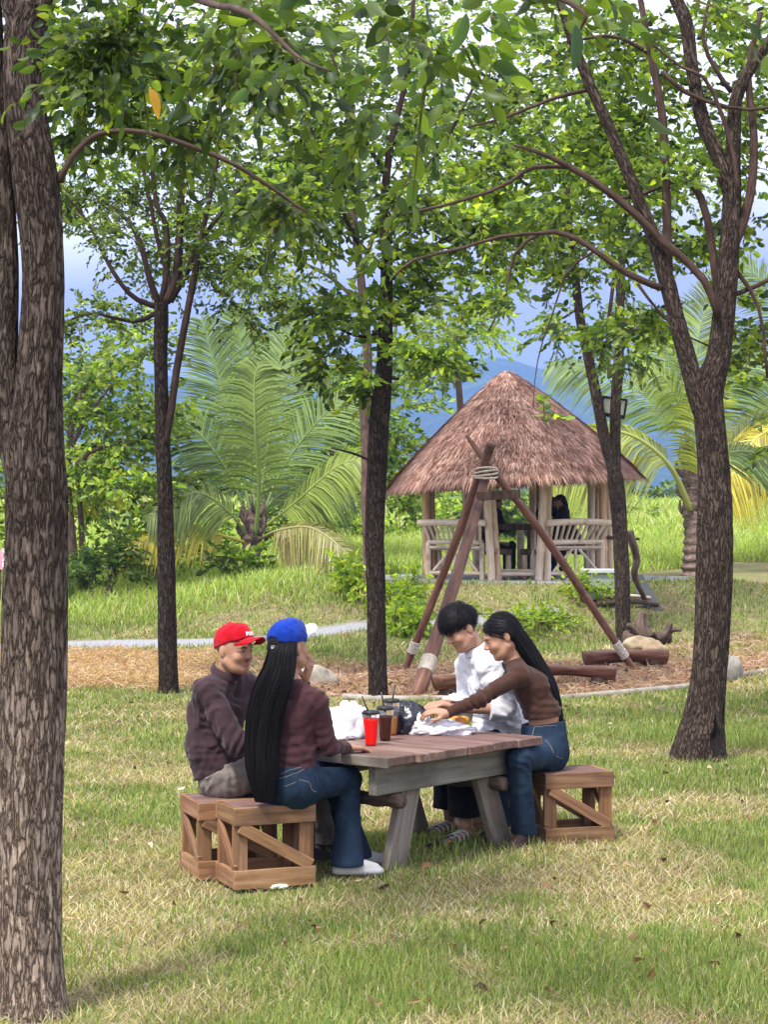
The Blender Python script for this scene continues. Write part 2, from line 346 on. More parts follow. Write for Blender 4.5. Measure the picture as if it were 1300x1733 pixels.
pb = N('ShaderNodeBsdfPrincipled'); pb.inputs['Roughness'].default_value = .95; pb.inputs['Specular IOR Level'].default_value = .1; Lk(c, pb.inputs['Base Color'])
bp = N('ShaderNodeBump'); bp.inputs['Strength'].default_value = .8; bp.inputs['Distance'].default_value = .012; Lk(_n(22, 8, .7), bp.inputs['Height']); Lk(bp.outputs[0], pb.inputs['Normal'])
Lk(pb.outputs[0], out.inputs['Surface'])
tag(mk_ground().build('ground', 'ground', smooth=True, loc=(0, 0, 0)), kind='structure')

def blades(x, y, h, w, lean, col, zoff=0, bend=.5, flat=0.0):
    """one curved blade of 2 segments per point: 5 vertices, quad + triangle"""
    n = len(x); a = rng.random(n)*2*np.pi; ux, uy = np.cos(a), np.sin(a)
    b = a+np.pi/2+rng.normal(0, .5, n); lx, ly = np.cos(b), np.sin(b); z = gzn(x, y)+zoff
    hw = w/2
    def row(t, wf):
        k = lean*(t**(1+bend)); zz = z+h*(t-flat*t*t*.6)*np.sqrt(np.clip(1-lean**2*.4, .08, 1))
        cx, cy = x+lx*h*k, y+ly*h*k
        return [np.stack([cx-ux*hw*wf, cy-uy*hw*wf, zz], -1), np.stack([cx+ux*hw*wf, cy+uy*hw*wf, zz], -1)]
    r0 = row(0., 1.); r1 = row(.55, .8); r2 = row(1., 0.)
    v = np.stack([r0[0], r0[1], r1[0], r1[1], r2[0]], 1).reshape(-1, 3)
    i = np.arange(n)*5
    q = np.stack([i, i+1, i+3, i+2], 1); t = np.stack([i+2, i+3, i+4], 1)
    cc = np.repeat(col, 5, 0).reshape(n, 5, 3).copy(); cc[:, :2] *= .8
    return v, [q, t], cc.reshape(-1, 3)
def scatter(n, y0, y1, marg=1.25):
    """points over the ground the camera can see, and a margin at its sides"""
    y = y0+(y1-y0)*rng.random(n); hwid = (.21*y+.25)*marg+1.1*(1-sst(8, 14, y)); x = (rng.random(n)*2-1)*hwid; return x, y
GR = A([(.16, .23, .06), (.22, .29, .08), (.11, .17, .05), (.30, .34, .12)])
ST = A([(.42, .36, .22), (.34, .285, .17), (.52, .46, .31), (.22, .16, .10)])
HAY = A([(.46, .33, .22), (.36, .23, .15), (.56, .44, .31), (.24, .14, .09)])
BED = A([(.38, .26, .21), (.28, .17, .135), (.48, .37, .31), (.19, .105, .085)])
def lawn():
    b = MB()
    for (y0, y1, n, hh, ww) in ((5.4, 7.5, 125000, .038, .0038), (7.5, 10.5, 130000, .036, .0048), (10.5, 15, 90000, .036, .007), (15, 20, 60000, .04, .010), (20, 30, 60000, .05, .014)):
        x, y = scatter(n, y0, y1); p = np.stack([x, y, 0*x], -1)
        g = sst(-.30, .30, fbm(p*A([.9, .7, 1]), 11, 2)*.65+.5*fbm(p*3.1, 12, 3)-.0)
        bd = bed(x, y); hy = straw(x, y); pt = np.maximum(path(x, y), pad(x, y))
        foot = np.min([np.hypot(x-a_, y-b_)/c_ for a_, b_, c_ in ((-1.25, 6.71, .55), (-2.19, 19.2, .6), (-.06, 18.4, .6), (2.35, 13.9, .5), (-.62, 9.0, .42), (.3, 9.75, .55), (1.05, 10.3, .4))], axis=0)
        keep = (rng.random(n) > pt*1.2) & (rng.random(n) < .25+.75*sst(.4, 1.0, foot)); green = rng.random(n) < (1-bd)*(1-hy)*np.clip(.24+.60*g+.25*sst(23.5, 26, y), 0, .92)
        j = rng.integers(0, 4, n); col = np.where(green[:, None], GR[j], ST[j])
        col = np.where((rng.random(n) < bd)[:, None], BED[j], col); col = np.where((rng.random(n) < hy)[:, None], HAY[j], col)
        col = col*((.7+.6*rng.random(n))*(1+.22*fbm(p*1.7, 14, 3)))[:, None]
        h = hh*(.5+1.1*rng.random(n))*np.where(green, .7+.8*g, .9)*np.where(y > 20, 1.2, 1); lean = np.where(green, .15+.6*rng.random(n), .9+.5*rng.random(n))
        h = np.where(green, h*.85, h*1.3)
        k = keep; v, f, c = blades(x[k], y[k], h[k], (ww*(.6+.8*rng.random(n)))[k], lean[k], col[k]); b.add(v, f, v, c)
    # longer tufts: under the table, round the trunks and here and there
    cs = [(.3, 9.8, .6, 1.1), (2.45, 15.0, .6, 1.6), (2.9, 14.8, .5, 1.3), (-1.45, 7.45, .5, 1.3), (0, 19.8, .4, 1), (.9, 9.9, .4, 1.0)]
    for _ in range(70):
        y = 5.6+10*rng.random(); cs.append(((rng.random()*2-1)*.23*y, y, .12+.2*rng.random(), .9))
    for (cx, cy, rr, hs) in cs:
        hs *= .75
        n = int(1500*rr) if rr > .4 else 110; a = rng.random(n)*6.283; r = rr*np.sqrt(rng.random(n)); x = cx+r*np.cos(a); y = cy+r*np.sin(a)
        col = GR[rng.integers(0, 4, n)]*(.8+.5*rng.random(n))[:, None]
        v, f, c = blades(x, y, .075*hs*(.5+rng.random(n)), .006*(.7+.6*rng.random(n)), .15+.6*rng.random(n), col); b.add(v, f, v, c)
    tag(b.build('grass', 'grass_blade', smooth=True, loc=(0, 0, 0)), 'short mown lawn of green blades mixed with straw coloured clippings', 'grass', kind='stuff')
lawn()
def tall_grass():
    b = MB()
    for (y0, y1, n, hh, ww) in ((27, 33, 26000, .32, .016), (33, 46, 50000, .5, .024), (46, 75, 36000, .6, .05), (75, 120, 16000, .8, .10)):
        x, y = scatter(n, y0, y1, 1.15); p = np.stack([x, y, 0*x], -1)
        left = x < -.2+.02*y
        near = np.where(left, 27.6+.3*np.sin(x*2), np.where(x < 4, 33.5, 38+1.5*np.sin(x)))
        keep = (y > near) & (pad(x, y) < .1) & (np.hypot(x-HX, y-HY) > 3.2) & (path(x, y) < .2)
        g = fbm(p*.5, 21, 3); j = rng.integers(0, 4, n)
        TG = A([(.26, .37, .08), (.35, .45, .11), (.19, .30, .06), (.44, .50, .19)]); col = TG[j]*(.8+.4*rng.random(n)+.3*g)[:, None]
        dry = rng.random(n) < .10; col[dry] = ST[j[dry]]*.9
        h = hh*(.5+.8*rng.random(n))*(.9+.5*g)*np.clip((y-near)/1.0+.25, .25, 1)
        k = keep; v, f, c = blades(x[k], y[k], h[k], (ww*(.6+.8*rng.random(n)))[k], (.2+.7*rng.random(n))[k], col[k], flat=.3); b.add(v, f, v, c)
    tag(b.build('tall_grass', 'grass_blade', loc=(0, 33, 0)), 'tall bright green unmown grass on the bank behind the hut and palms', 'tall grass', kind='stuff')
tall_grass()
# curb round the bed
cb = MB(); xx = np.linspace(-.4, 6, 40); pts = np.stack([xx, bed_edge(xx)-.03, gz(xx, bed_edge(xx))+.02], 1)
cb.tube(pts, .035, 8, sq=.9); tag(cb.build('curb', 'stone', smooth=True), kind='structure')
# mountain: a wooded ridge far beyond
def mountain():
    b = MB(); n, m = 260, 60
    d = np.linspace(1400, 3000, m); px = np.linspace(-1500, 2900, n)
    ridge = np.interp(px, [-1500, -400, 0, 130, 300, 480, 600, 700, 760, 830, 900, 980, 1080, 1300, 1800, 2900], [520, 560, 600, 612, 640, 630, 612, 640, 622, 600, 618, 640, 680, 720, 650, 640])
    D, PX = np.meshgrid(d, px, indexing='ij'); t = (D-1400)/1600
    RG = np.broadcast_to(ridge, D.shape); X = (PX-650)*D/F
    top = H+(HZ-RG)*2600/F
    prof = np.interp(t, [0, .2, .75, 1], [0, .2, 1, .9])
    Z = 4+(top-4)*prof; p = np.stack([X, D, Z], -1)
    Z = Z+(16*fbm(p*.006, 31, 4)+6.0*fbm(p*.03, 33, 3))*np.minimum(1, t*3); p[..., 2] = Z
    i = np.arange(n*m).reshape(m, n); q = np.stack([i[:-1, :-1], i[:-1, 1:], i[1:, 1:], i[1:, :-1]], -1).reshape(-1, 4)
    b.add(p.reshape(-1, 3), q); tag(b.build('mountain', 'mountain', smooth=True), kind='structure')
surf('mountain', [(.3, (.012, .028, .022)), (.5, (.03, .055, .035)), (.7, (.075, .11, .05))], src='object', ns=.02, detail=8, rough=1, bump=1, bscale=.05, bdist=18, tint=False, spec=0)
mountain()
# ================================================================ TREES
RK = 1.0
PAL = {'mid': A([(.072, .13, .024), (.11, .175, .030), (.05, .095, .024), (.15, .225, .040)]),
       'dark': A([(.045, .085, .03), (.06, .11, .03), (.04, .075, .035), (.09, .15, .035)]),
       'bright': A([(.20, .30, .035), (.27, .37, .04), (.14, .23, .035), (.33, .41, .05)]),
       'yellow': A([(.38, .36, .04), (.30, .33, .04), (.46, .38, .05), (.24, .30, .05)]),
       'pale': A([(.16, .23, .08), (.21, .28, .10), (.12, .19, .06), (.25, .31, .10)])}
def unit(v): return v/(np.linalg.norm(v, axis=-1, keepdims=True)+1e-9)
LEAF_FINE = False
def leaves(mb, o, d, ln, wd, pal, bright=1.0, fold=.25):
    """one folded pointed leaf per row: o base, d axis, ln length, wd width"""
    n = len(o); d = unit(d); r = rng.normal(size=(n, 3)); r[:, 2] *= .5; s = unit(np.cross(d, r+A([0, 0, .01]))); up = np.cross(s, d)
    ln = np.broadcast_to(ln, (n,))[:, None]; wd = np.broadcast_to(wd, (n,))[:, None]; k = fold*wd
    c = pal[rng.integers(0, len(pal), n)]*(.7+.6*rng.random(n))[:, None]*bright
    if LEAF_FINE:    # rounder outline, curled along and across
        T_ = [0, .12, .3, .5, .7, .86, 1.]; W_ = [0, .30, .48, .50, .40, .22, 0]; cu = (.10+.25*rng.random(n))[:, None]; rows = []
        for t, w in zip(T_, W_):
            mid = o+d*ln*t-up*ln*cu*t*t; rows += [mid-s*wd*w+up*k*w*1.6, mid, mid+s*wd*w+up*k*w*1.6] if 0 < t < 1 else [mid]
        v = np.stack(rows, 1); m_ = v.shape[1]; i = np.arange(n)*m_; q = []; t3 = [np.stack([i, i+2, i+1], 1), np.stack([i, i+3, i+2], 1), np.stack([i+m_-4, i+m_-3, i+m_-1], 1), np.stack([i+m_-3, i+m_-2, i+m_-1], 1)]
        for r_ in range(4):
            a = i+1+3*r_; q += [np.stack([a, a+1, a+4, a+3], 1), np.stack([a+1, a+2, a+5, a+4], 1)]
        mb.add(v.reshape(-1, 3), q+t3, v.reshape(-1, 3), np.repeat(c, m_, 0)); return
    v = np.stack([o, o+d*ln*.3-s*wd*.5+up*k, o+d*ln*.7-s*wd*.40+up*k*.6-up*ln*.04, o+d*ln-up*ln*.12, o+d*ln*.7+s*wd*.40+up*k*.6-up*ln*.04, o+d*ln*.3+s*wd*.5+up*k], 1)
    i = np.arange(n)*6; q = np.concatenate([np.stack([i, i+1, i+2, i+3], 1), np.stack([i, i+3, i+4, i+5], 1)])
    mb.add(v.reshape(-1, 3), q, v.reshape(-1, 3), np.repeat(c, 6, 0))
def sprays(mb, o, d, L, nl, leaf, pal, stem=True, droop=.5, bright=1.0):
    """twigs from o along d with nl leaves each, set alternately"""
    n = len(o); d = unit(d); L = np.broadcast_to(L, (n,)); side = unit(np.cross(d, A([0, 0, 1.])+rng.normal(size=(n, 3))*.25))
    t = (np.arange(nl)+.6)/nl
    pt = o[:, None]+d[:, None]*(L[:, None]*t)[..., None]-A([0, 0, 1.])*(droop*L[:, None]*t**2)[..., None]*.6
    sg = np.where(np.arange(nl) % 2, 1., -1.)[None, :, None]
    ax = side[:, None]*sg*(.9-.45*t[None, :, None])+d[:, None]*(.45+.5*t[None, :, None])+rng.normal(size=(n, nl, 3))*.28-A([0, 0, droop*.75])
    lo = pt.reshape(-1, 3); m = len(lo); ll = leaf*(.65+.6*rng.random(m))
    b = np.repeat(np.broadcast_to(bright, (n,)), nl)[:, None]
    leaves(mb, lo, ax.reshape(-1, 3), ll, ll*(.42+.14*rng.random(m)), pal, b)
    if stem:
        w = .004+.006*leaf/.08; e = o+d*L[:, None]-A([0, 0, 1.])*(droop*L*.6)[:, None]; mid = o+d*L[:, None]*.5-A([0, 0, 1.])*(droop*L*.15)[:, None]; u = side*w*.5
        v = np.stack([o-u, o+u, mid-u*.7, mid+u*.7, e], 1); i = np.arange(n)*5
        mb.add(v.reshape(-1, 3), [np.stack([i, i+1, i+3, i+2], 1), np.stack([i+2, i+3, i+4], 1)], None, (.08, .07, .035))
DEN = .8
SPR = 0
def blob(mb, px, py, d, rx, ry, rd, n, leaf=.085, nl=9, L=.34, pal='mid', droop=.5, clump=.5, mix=None, out=.6):
    """n twigs in clumps through an ellipsoid seen at (px, py), rx/ry in photo pixels, rd metres deep"""
    n = max(2, int(n*DEN)); c = P(px, py, d); sx, sz = rx*d/F, ry*d/F; m = max(3, int(n/14))
    u = rng.normal(size=(m, 3)); u = unit(u)*(rng.random(m)**.45)[:, None]; cc = u*A([sx, rd, sz])
    k = rng.integers(0, m, n); o = cc[k]+rng.normal(size=(n, 3))*clump*A([.5, .5, .32])*min(1, max(sx, sz))
    dr = unit(o/A([sx, rd, sz])+1e-6)*out+rng.normal(size=(n, 3))*.6; dr[:, 2] = dr[:, 2]*.55+.05
    br = (.45+.95*rng.random(m))[k]
    p = PAL[pal]
    if mix: p = np.concatenate([p]*2+[PAL[q] for q in mix])
    sprays(mb, c+o, dr, L*(.6+.7*rng.random(n)), nl, leaf, p, True, droop, br)
BT = (.62, .57, .54)
def limb(mb, pts, d, n=9, dens=14, rough=.10, dz=0.0, seg=.12, fr=6.0):
    """pts rows (px, py, half width px[, depth offset]) -> displaced tube"""
    q = [list(p)+[0]*(4-len(p)) for p in pts]; w = A([list(P(p[0], p[1], d+p[3]))+[p[2]*(d+p[3])/F] for p in q])
    ln = np.linalg.norm(np.diff(w[:, :3], axis=0), axis=1).sum(); s = spline(w, max(6, int(ln/seg)))
    def disp(G, p):
        rr = np.hypot(G[..., 0], G[..., 1])[..., None]+1e-9; g = np.concatenate([G[..., :2]/rr*fr*.5, G[..., 2:]*2.2], -1); g0 = np.concatenate([G[..., :2]/rr*.9, G[..., 2:]*1.3], -1)
        ridge = 1-np.abs(fbm(g, 41, 3))*2.2
        return rough*(ridge-.45)+.08*fbm(g0, 43, 2)
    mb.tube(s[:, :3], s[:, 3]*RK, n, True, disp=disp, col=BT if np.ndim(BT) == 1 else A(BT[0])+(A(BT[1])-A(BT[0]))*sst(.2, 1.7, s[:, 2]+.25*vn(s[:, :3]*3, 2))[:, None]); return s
def wig(p, a=.02): return [[x+random.uniform(-a, a)*10, y+random.uniform(-a, a)*10, w, *r] for x, y, w, *r in p]
def tree(name, base, label, trunk, crown, group='trees shading the picnic lawn', mat='bark', bmat='branch', leaf='leaf', limbs=None):
    e = empty(name, base, label, 'tree', group)
    trunk.build('trunk', mat, e, smooth=True)
    if limbs is not None and limbs.n: limbs.build('branches', bmat, e, smooth=True)
    if crown.n: crown.build('crown', leaf, e, smooth=True)
    return e
# --- thick tree close at the left edge
LEAF_FINE = True
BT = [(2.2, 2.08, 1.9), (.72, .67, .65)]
d = 6.71; t = MB(); l = MB(); c = MB()
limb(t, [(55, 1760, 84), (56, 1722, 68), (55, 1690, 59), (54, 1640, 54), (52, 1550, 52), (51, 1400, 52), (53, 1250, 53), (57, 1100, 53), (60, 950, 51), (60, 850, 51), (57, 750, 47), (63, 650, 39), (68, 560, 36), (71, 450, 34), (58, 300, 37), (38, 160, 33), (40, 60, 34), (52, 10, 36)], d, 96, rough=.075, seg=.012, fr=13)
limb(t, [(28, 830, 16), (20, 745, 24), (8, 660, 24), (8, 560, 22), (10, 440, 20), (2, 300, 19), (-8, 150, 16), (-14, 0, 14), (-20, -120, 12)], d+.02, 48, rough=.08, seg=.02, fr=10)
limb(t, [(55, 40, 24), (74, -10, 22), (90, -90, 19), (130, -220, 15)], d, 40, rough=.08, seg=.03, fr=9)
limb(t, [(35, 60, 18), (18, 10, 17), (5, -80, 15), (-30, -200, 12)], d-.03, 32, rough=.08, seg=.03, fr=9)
limb(l, [(100, 308, 7), (118, 268, 6), (150, 235, 5), (185, 222, 4.5), (250, 224, 4), (330, 250, 4), (400, 280, 3.5), (470, 325, 3), (520, 360, 2)], d, 8, seg=.06)
limb(l, [(90, -90, 12), (200, -60, 8), (340, 0, 6, -1.6), (400, 14, 6, -2.4), (440, 36, 5, -2.7), (505, 96, 3, -2.9), (560, 120, 2, -3)], d, 8, seg=.06)
limb(l, [(90, -90, 12), (300, -160, 10, -1), (600, -120, 9, -2.6), (800, -60, 7, -3.2), (975, 10, 4, -3.5), (985, 50, 2, -3.5)], d, 8, seg=.06)
for a in ((210, 60, 7.0, 120, 60, .6, 85), (140, 120, 7.3, 70, 60, .5, 40), (260, 110, 6.4, 110, 50, .5, 60), (430, 40, 5.5, 120, 45, .5, 50), (330, 200, 7.3, 90, 50, .4, 40), (455, 300, 7.5, 80, 60, .4, 40), (160, 225, 7.2, 50, 30, .3, 22), (30, 90, 7.6, 40, 60, .3, 14)):
    blob(c, *a[:6], int(a[6]*1.55), leaf=.052, nl=10, L=.27, pal='mid', mix=['dark', 'bright', 'dark'], clump=.28)
for a in ((520, 120, 4.8, 110, 50, .3, 7), (650, 50, 4.6, 150, 50, .3, 14), (800, 20, 4.4, 120, 40, .3, 10), (740, 130, 5.0, 90, 60, .3, 6), (640, 200, 6.0, 120, 60, .4, 14), (900, -20, 4.4, 110, 40, .3, 9), (500, -30, 4.8, 160, 40, .3, 14), (1150, -20, 5.0, 120, 40, .3, 7)):
    blob(c, *a, leaf=.062, nl=8, L=.26, pal='mid', mix=['dark'], clump=.3, droop=.9)
o = P(252, 148, 4.6); leaves(c, A([o]), A([[.45, .1, -.9]]), .075, .03, A([(.55, .30, .05)]), 1.0, .15)
o = P(975, 40, 3.8); leaves(c, A([o, P(790, 20, 3.9), P(722, -5, 3.8)]), A([[.03, 0, -1], [-.2, 0, -1], [.1, 0, -1]]), .095, .042, A([(.05, .10, .045)]), 1.0, .15)
tree('shade_tree', P(55, 1715, 6.71), 'thick dark grey barked tree whose trunk fills the left edge', t, c, limbs=l)
DEN = .50
# --- slender tree left of the palm
LEAF_FINE = False
BT = (.40, .36, .34); RK = .90
d = 19.2; t = MB(); l = MB(); c = MB()
limb(t, [(285, 1178, 24), (285, 1160, 19.5), (283, 1080, 17.5), (281, 980, 16.5), (279, 860, 14.5), (275, 760, 14), (273, 680, 13), (271, 600, 12.5), (272, 545, 13.5), (272, 512, 13)], d, 32, rough=.08, seg=.06, fr=7)
limb(l, [(281, 750, 6), (290, 690, 7), (301, 610, 7), (318, 520, 6.5), (335, 430, 6), (345, 380, 5), (368, 260, 4), (372, 180, 3), (360, 80, 2)], d-.05, 12)
for b_ in ([(268, 515, 8), (252, 470, 6), (238, 415, 5), (215, 372, 4), (160, 330, 2.5)], [(280, 512, 10), (298, 470, 9), (303, 410, 7.5), (306, 300, 6.5), (305, 160, 5), (300, 30, 3)], [(272, 512, 7), (283, 450, 5.5), (280, 380, 5), (262, 335, 4), (250, 200, 3)], [(286, 510, 8), (318, 455, 6), (342, 405, 5), (372, 362, 4), (420, 300, 3)], [(262, 518, 6), (222, 500, 4.5), (185, 450, 4), (150, 380, 3), (110, 330, 2)], [(262, 530, 5), (225, 545, 3.5), (160, 530, 2.5), (120, 540, 2)], [(305, 200, 4), (340, 120, 3), (400, 60, 2)], [(290, 490, 5), (265, 400, 4), (240, 280, 3), (200, 160, 2)], [(372, 200, 3), (420, 150, 3), (440, 90, 2)]):
    limb(l, wig(b_), d, 8)
for a in ((250, 430, 19, 130, 60, 1.6, 240), (380, 430, 19, 80, 80, 1.2, 190), (170, 540, 19, 80, 45, 1, 130), (290, 280, 19.5, 210, 100, 2, 520), (250, 130, 20, 220, 110, 2, 520), (420, 260, 19.5, 130, 110, 1.5, 340), (140, 330, 19, 80, 80, 1.3, 180), (440, 100, 20, 130, 100, 1.6, 300), (400, 520, 19, 60, 40, .8, 80)):
    blob(c, a[0], a[1], a[2]+.9, a[3]*1.05, a[4]*1.05, a[5]*.8, int(a[6]*1.5), leaf=.062, nl=11, L=.34, pal='mid', mix=['pale', 'dark', 'bright'], clump=.34)
tree('shade_tree', P(285, 1172, 19.2), 'slender tree left of the short coconut palm, its trunk forking high up', t, c, limbs=l)
# --- tree in the middle
RK = .82
d = 18.4; t = MB(); l = MB(); c = MB()
limb(t, [(636, 784, 3), (600, 768, 2.4), (560, 758, 1.5)], d, 8)
limb(t, [(640, 1192, 26), (640, 1172, 21), (638, 1100, 19.5), (636, 1000, 19), (634, 900, 19), (637, 800, 20.5), (643, 700, 20), (650, 620, 17), (653, 520, 13.5), (655, 440, 12)], d, 32, rough=.08, seg=.05, fr=7)
limb(l, [(655, 450, 11), (650, 350, 9), (662, 240, 7), (690, 120, 5), (700, 0, 4)], d, 12)
for b_ in ([(655, 460, 7), (600, 400, 5), (560, 300, 4), (520, 200, 3)], [(655, 440, 7), (720, 420, 5), (800, 390, 4), (880, 370, 3)], [(652, 480, 4), (700, 445, 4), (760, 400, 3), (830, 330, 3), (900, 290, 2)], [(655, 350, 5), (740, 260, 4), (800, 150, 3)], [(655, 300, 5), (600, 200, 4), (560, 90, 3)], [(650, 560, 4), (610, 570, 3), (560, 550, 2)], [(652, 640, 3), (700, 640, 2), (740, 620, 1.5)]):
    limb(l, wig(b_), d, 8)
for a in ((640, 590, 17.9, 110, 70, 1.0, 130), (730, 590, 18.2, 60, 55, .8, 100), (600, 470, 18.2, 110, 80, 1.2, 260), (700, 340, 18.5, 170, 90, 1.8, 420), (560, 330, 18.5, 130, 90, 1.5, 330), (760, 480, 18.4, 50, 40, .8, 60), (660, 170, 19, 200, 110, 2, 520), (850, 230, 19, 110, 110, 1.5, 300), (820, 400, 18.5, 70, 50, 1, 130), (640, 650, 18, 50, 30, .5, 45)):
    blob(c, *a[:6], int(a[6]*1.0), leaf=.10, nl=9, L=.38, pal='mid', mix=['bright', 'bright', 'dark'], clump=.38)
tree('shade_tree', P(640, 1185, 18.4), 'dark straight tree just behind the cups on the picnic table', t, c, limbs=l)
# --- big forked tree on the right
LEAF_FINE = True
RK = .80; BT = (.62, .56, .51)
d = 13.9; t = MB(); l = MB(); c = MB()
limb(t, [(1182, 1305, 72), (1184, 1275, 60), (1187, 1250, 52), (1193, 1205, 42), (1201, 1140, 36), (1206, 1060, 36), (1210, 960, 36.5), (1211, 880, 36), (1208, 800, 33), (1203, 735, 31), (1199, 680, 31), (1205, 640, 28), (1217, 600, 24.5), (1226, 530, 23), (1234, 440, 22), (1240, 340, 19), (1243, 230, 15), (1250, 160, 13), (1288, 90, 12), (1340, 30, 10)], d, 72, rough=.085, seg=.022, fr=11)
limb(t, [(1200, 720, 20), (1184, 680, 21), (1168, 620, 20), (1150, 555, 17.5), (1132, 485, 17), (1106, 400, 14), (1075, 320, 13), (1040, 235, 12), (1000, 145, 11), (970, 70, 9.5), (940, -20, 8), (900, -100, 6)], d-.02, 32, rough=.08, seg=.04, fr=8)
limb(t, [(1240, 330, 17), (1215, 262, 16), (1190, 200, 15), (1172, 110, 13.5), (1163, 40, 14), (1138, -20, 12), (1110, -100, 9)], d, 32, rough=.08, seg=.04, fr=8)
limb(l, [(1232, 425, 14), (1255, 385, 11), (1274, 310, 9.5), (1277, 220, 8.5), (1268, 120, 7), (1290, 20, 5)], d, 14)
limb(l, [(1133, 490, 10), (1131, 400, 9.5), (1127, 280, 8.5), (1120, 180, 8), (1098, 70, 7), (1080, -30, 6)], d-.03, 14)
for b_ in ([(1216, 530, 9), (1190, 470, 8.5), (1120, 405, 8.5), (1060, 348, 8), (1000, 303, 7), (960, 280, 6), (915, 258, 4.5), (870, 245, 3)],
           [(1217, 505, 10), (1208, 430, 9), (1192, 345, 8), (1165, 306, 7), (1135, 308, 5.5), (1085, 330, 4), (1040, 335, 3)],
           [(1120, 487, 8), (1062, 462, 7), (1000, 418, 6), (960, 397, 5.5), (915, 394, 4.5), (872, 430, 3.5), (855, 500, 2.5), (828, 560, 2)],
           [(965, 282, 5), (900, 284, 4.5), (850, 315, 4), (760, 345, 3.5), (680, 362, 2.5)], [(920, 394, 4), (850, 400, 4), (780, 420, 3.5), (700, 440, 3), (665, 470, 2)],
           [(1005, 425, 3), (960, 460, 2.5), (940, 520, 2), (915, 590, 1.5), (905, 650, 1), (903, 690, 1)],
           [(1080, 480, 4), (1110, 520, 3), (1150, 560, 2), (1200, 585, 2)], [(1240, 500, 6), (1290, 480, 5), (1340, 450, 4)], [(1122, 120, 5), (1170, 160, 5), (1260, 185, 4), (1340, 175, 3)],
           [(1240, 155, 6), (1215, 120, 5), (1190, 60, 4), (1210, -30, 3)], [(1250, 330, 5), (1240, 250, 5), (1200, 140, 4), (1150, 110, 3), (1090, 60, 2)], [(1000, 150, 5), (940, 165, 4), (850, 200, 3), (790, 215, 2)], [(1100, 90, 5), (1040, 60, 4), (960, 70, 3)], [(1235, 440, 6), (1285, 520, 4), (1300, 640, 3)]):
    limb(l, wig(b_), d+random.uniform(-.15, .15), 9)
for a in ((1100, 230, 13.6, 130, 120, 1.6, 240), (1010, 330, 13.6, 140, 90, 1.5, 220), (1000, 120, 13.8, 150, 100, 1.8, 260), (1200, 90, 14, 150, 90, 1.8, 240), (1260, 290, 14.2, 80, 130, 1.2, 170), (1160, 440, 14.2, 80, 90, 1, 110), (900, 300, 13.6, 90, 70, 1, 120), (880, 510, 13.2, 40, 45, .3, 18), (905, 705, 13, 20, 22, .15, 4), (1080, 570, 14.5, 70, 40, 1, 70), (1285, 650, 13.5, 40, 60, .6, 42), (1290, 760, 13.4, 25, 40, .5, 14), (1250, 560, 14.2, 60, 50, .8, 50), (800, 430, 13.5, 70, 50, .8, 60), (760, 330, 13.6, 80, 60, .8, 70), (1000, 440, 13.6, 60, 35, .6, 45), (1150, 20, 13.5, 180, 60, 1.5, 170)):
    blob(c, a[0], a[1], a[2]+(1.5 if a[5] > .5 else 0), a[3]*1.1, a[4]*1.1, a[5]*.85, int(a[6]*1.35), leaf=.075, nl=9, L=.30, pal='mid', mix=['bright', 'bright', 'dark'], clump=.34)
# hollow at the trunk foot: near-black patch painted for the shade inside
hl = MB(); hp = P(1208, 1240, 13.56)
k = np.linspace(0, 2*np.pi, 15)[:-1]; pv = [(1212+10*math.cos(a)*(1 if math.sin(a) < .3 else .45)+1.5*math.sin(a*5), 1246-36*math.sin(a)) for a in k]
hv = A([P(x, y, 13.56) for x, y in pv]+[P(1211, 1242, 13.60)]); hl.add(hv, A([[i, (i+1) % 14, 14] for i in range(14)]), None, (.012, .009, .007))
e = tree('shade_tree', P(1190, 1283, 13.9), 'big brown tree on the right with two leaning stems and a hollow at its foot', t, c, limbs=l)
hl.build('hollow', 'matte', e)
# --- slim forked tree by the hut
LEAF_FINE = False
RK = .95
d = 25.5; t = MB(); l = MB(); c = MB()
limb(t, [(1057, 1092, 17), (1056, 1075, 14), (1054, 1000, 13.5), (1050, 900, 13), (1043, 820, 15), (1037, 790, 11), (1022, 735, 10), (1008, 660, 9.5), (995, 600, 9), (982, 535, 8), (975, 470, 7), (965, 380, 5), (960, 280, 3)], d, 24, rough=.08, seg=.08, fr=6)
limb(t, [(1044, 835, 9), (1043, 780, 9.5), (1042, 700, 9.5), (1047, 620, 9), (1050, 520, 8), (1052, 400, 6), (1040, 300, 4)], d+.02, 20, rough=.08, seg=.08, fr=6)
for b_ in ([(1050, 540, 4), (1080, 560, 3), (1120, 550, 2)], [(1032, 640, 4), (1030, 560, 4), (1040, 470, 3)], [(980, 520, 3), (950, 540, 2), (920, 545, 2)], [(975, 470, 4), (930, 400, 3), (880, 340, 2)]): limb(l, b_, d, 7)
for a in ((1060, 570, 25, 70, 38, 1.3, 120), (970, 560, 25, 50, 25, 1, 60), (1000, 400, 26, 110, 90, 2, 260), (900, 370, 26, 80, 60, 1.5, 150), (1080, 330, 26.5, 130, 100, 2, 260), (960, 250, 26.5, 130, 80, 2, 250)):
    blob(c, *a[:6], int(a[6]*1.5), leaf=.095, nl=10, L=.42, pal='mid', mix=['bright', 'pale'])
tree('shade_tree', P(1057, 1085, 25.5), 'slim tree forking in two beside the hut, floodlight behind its stems', t, c, limbs=l)
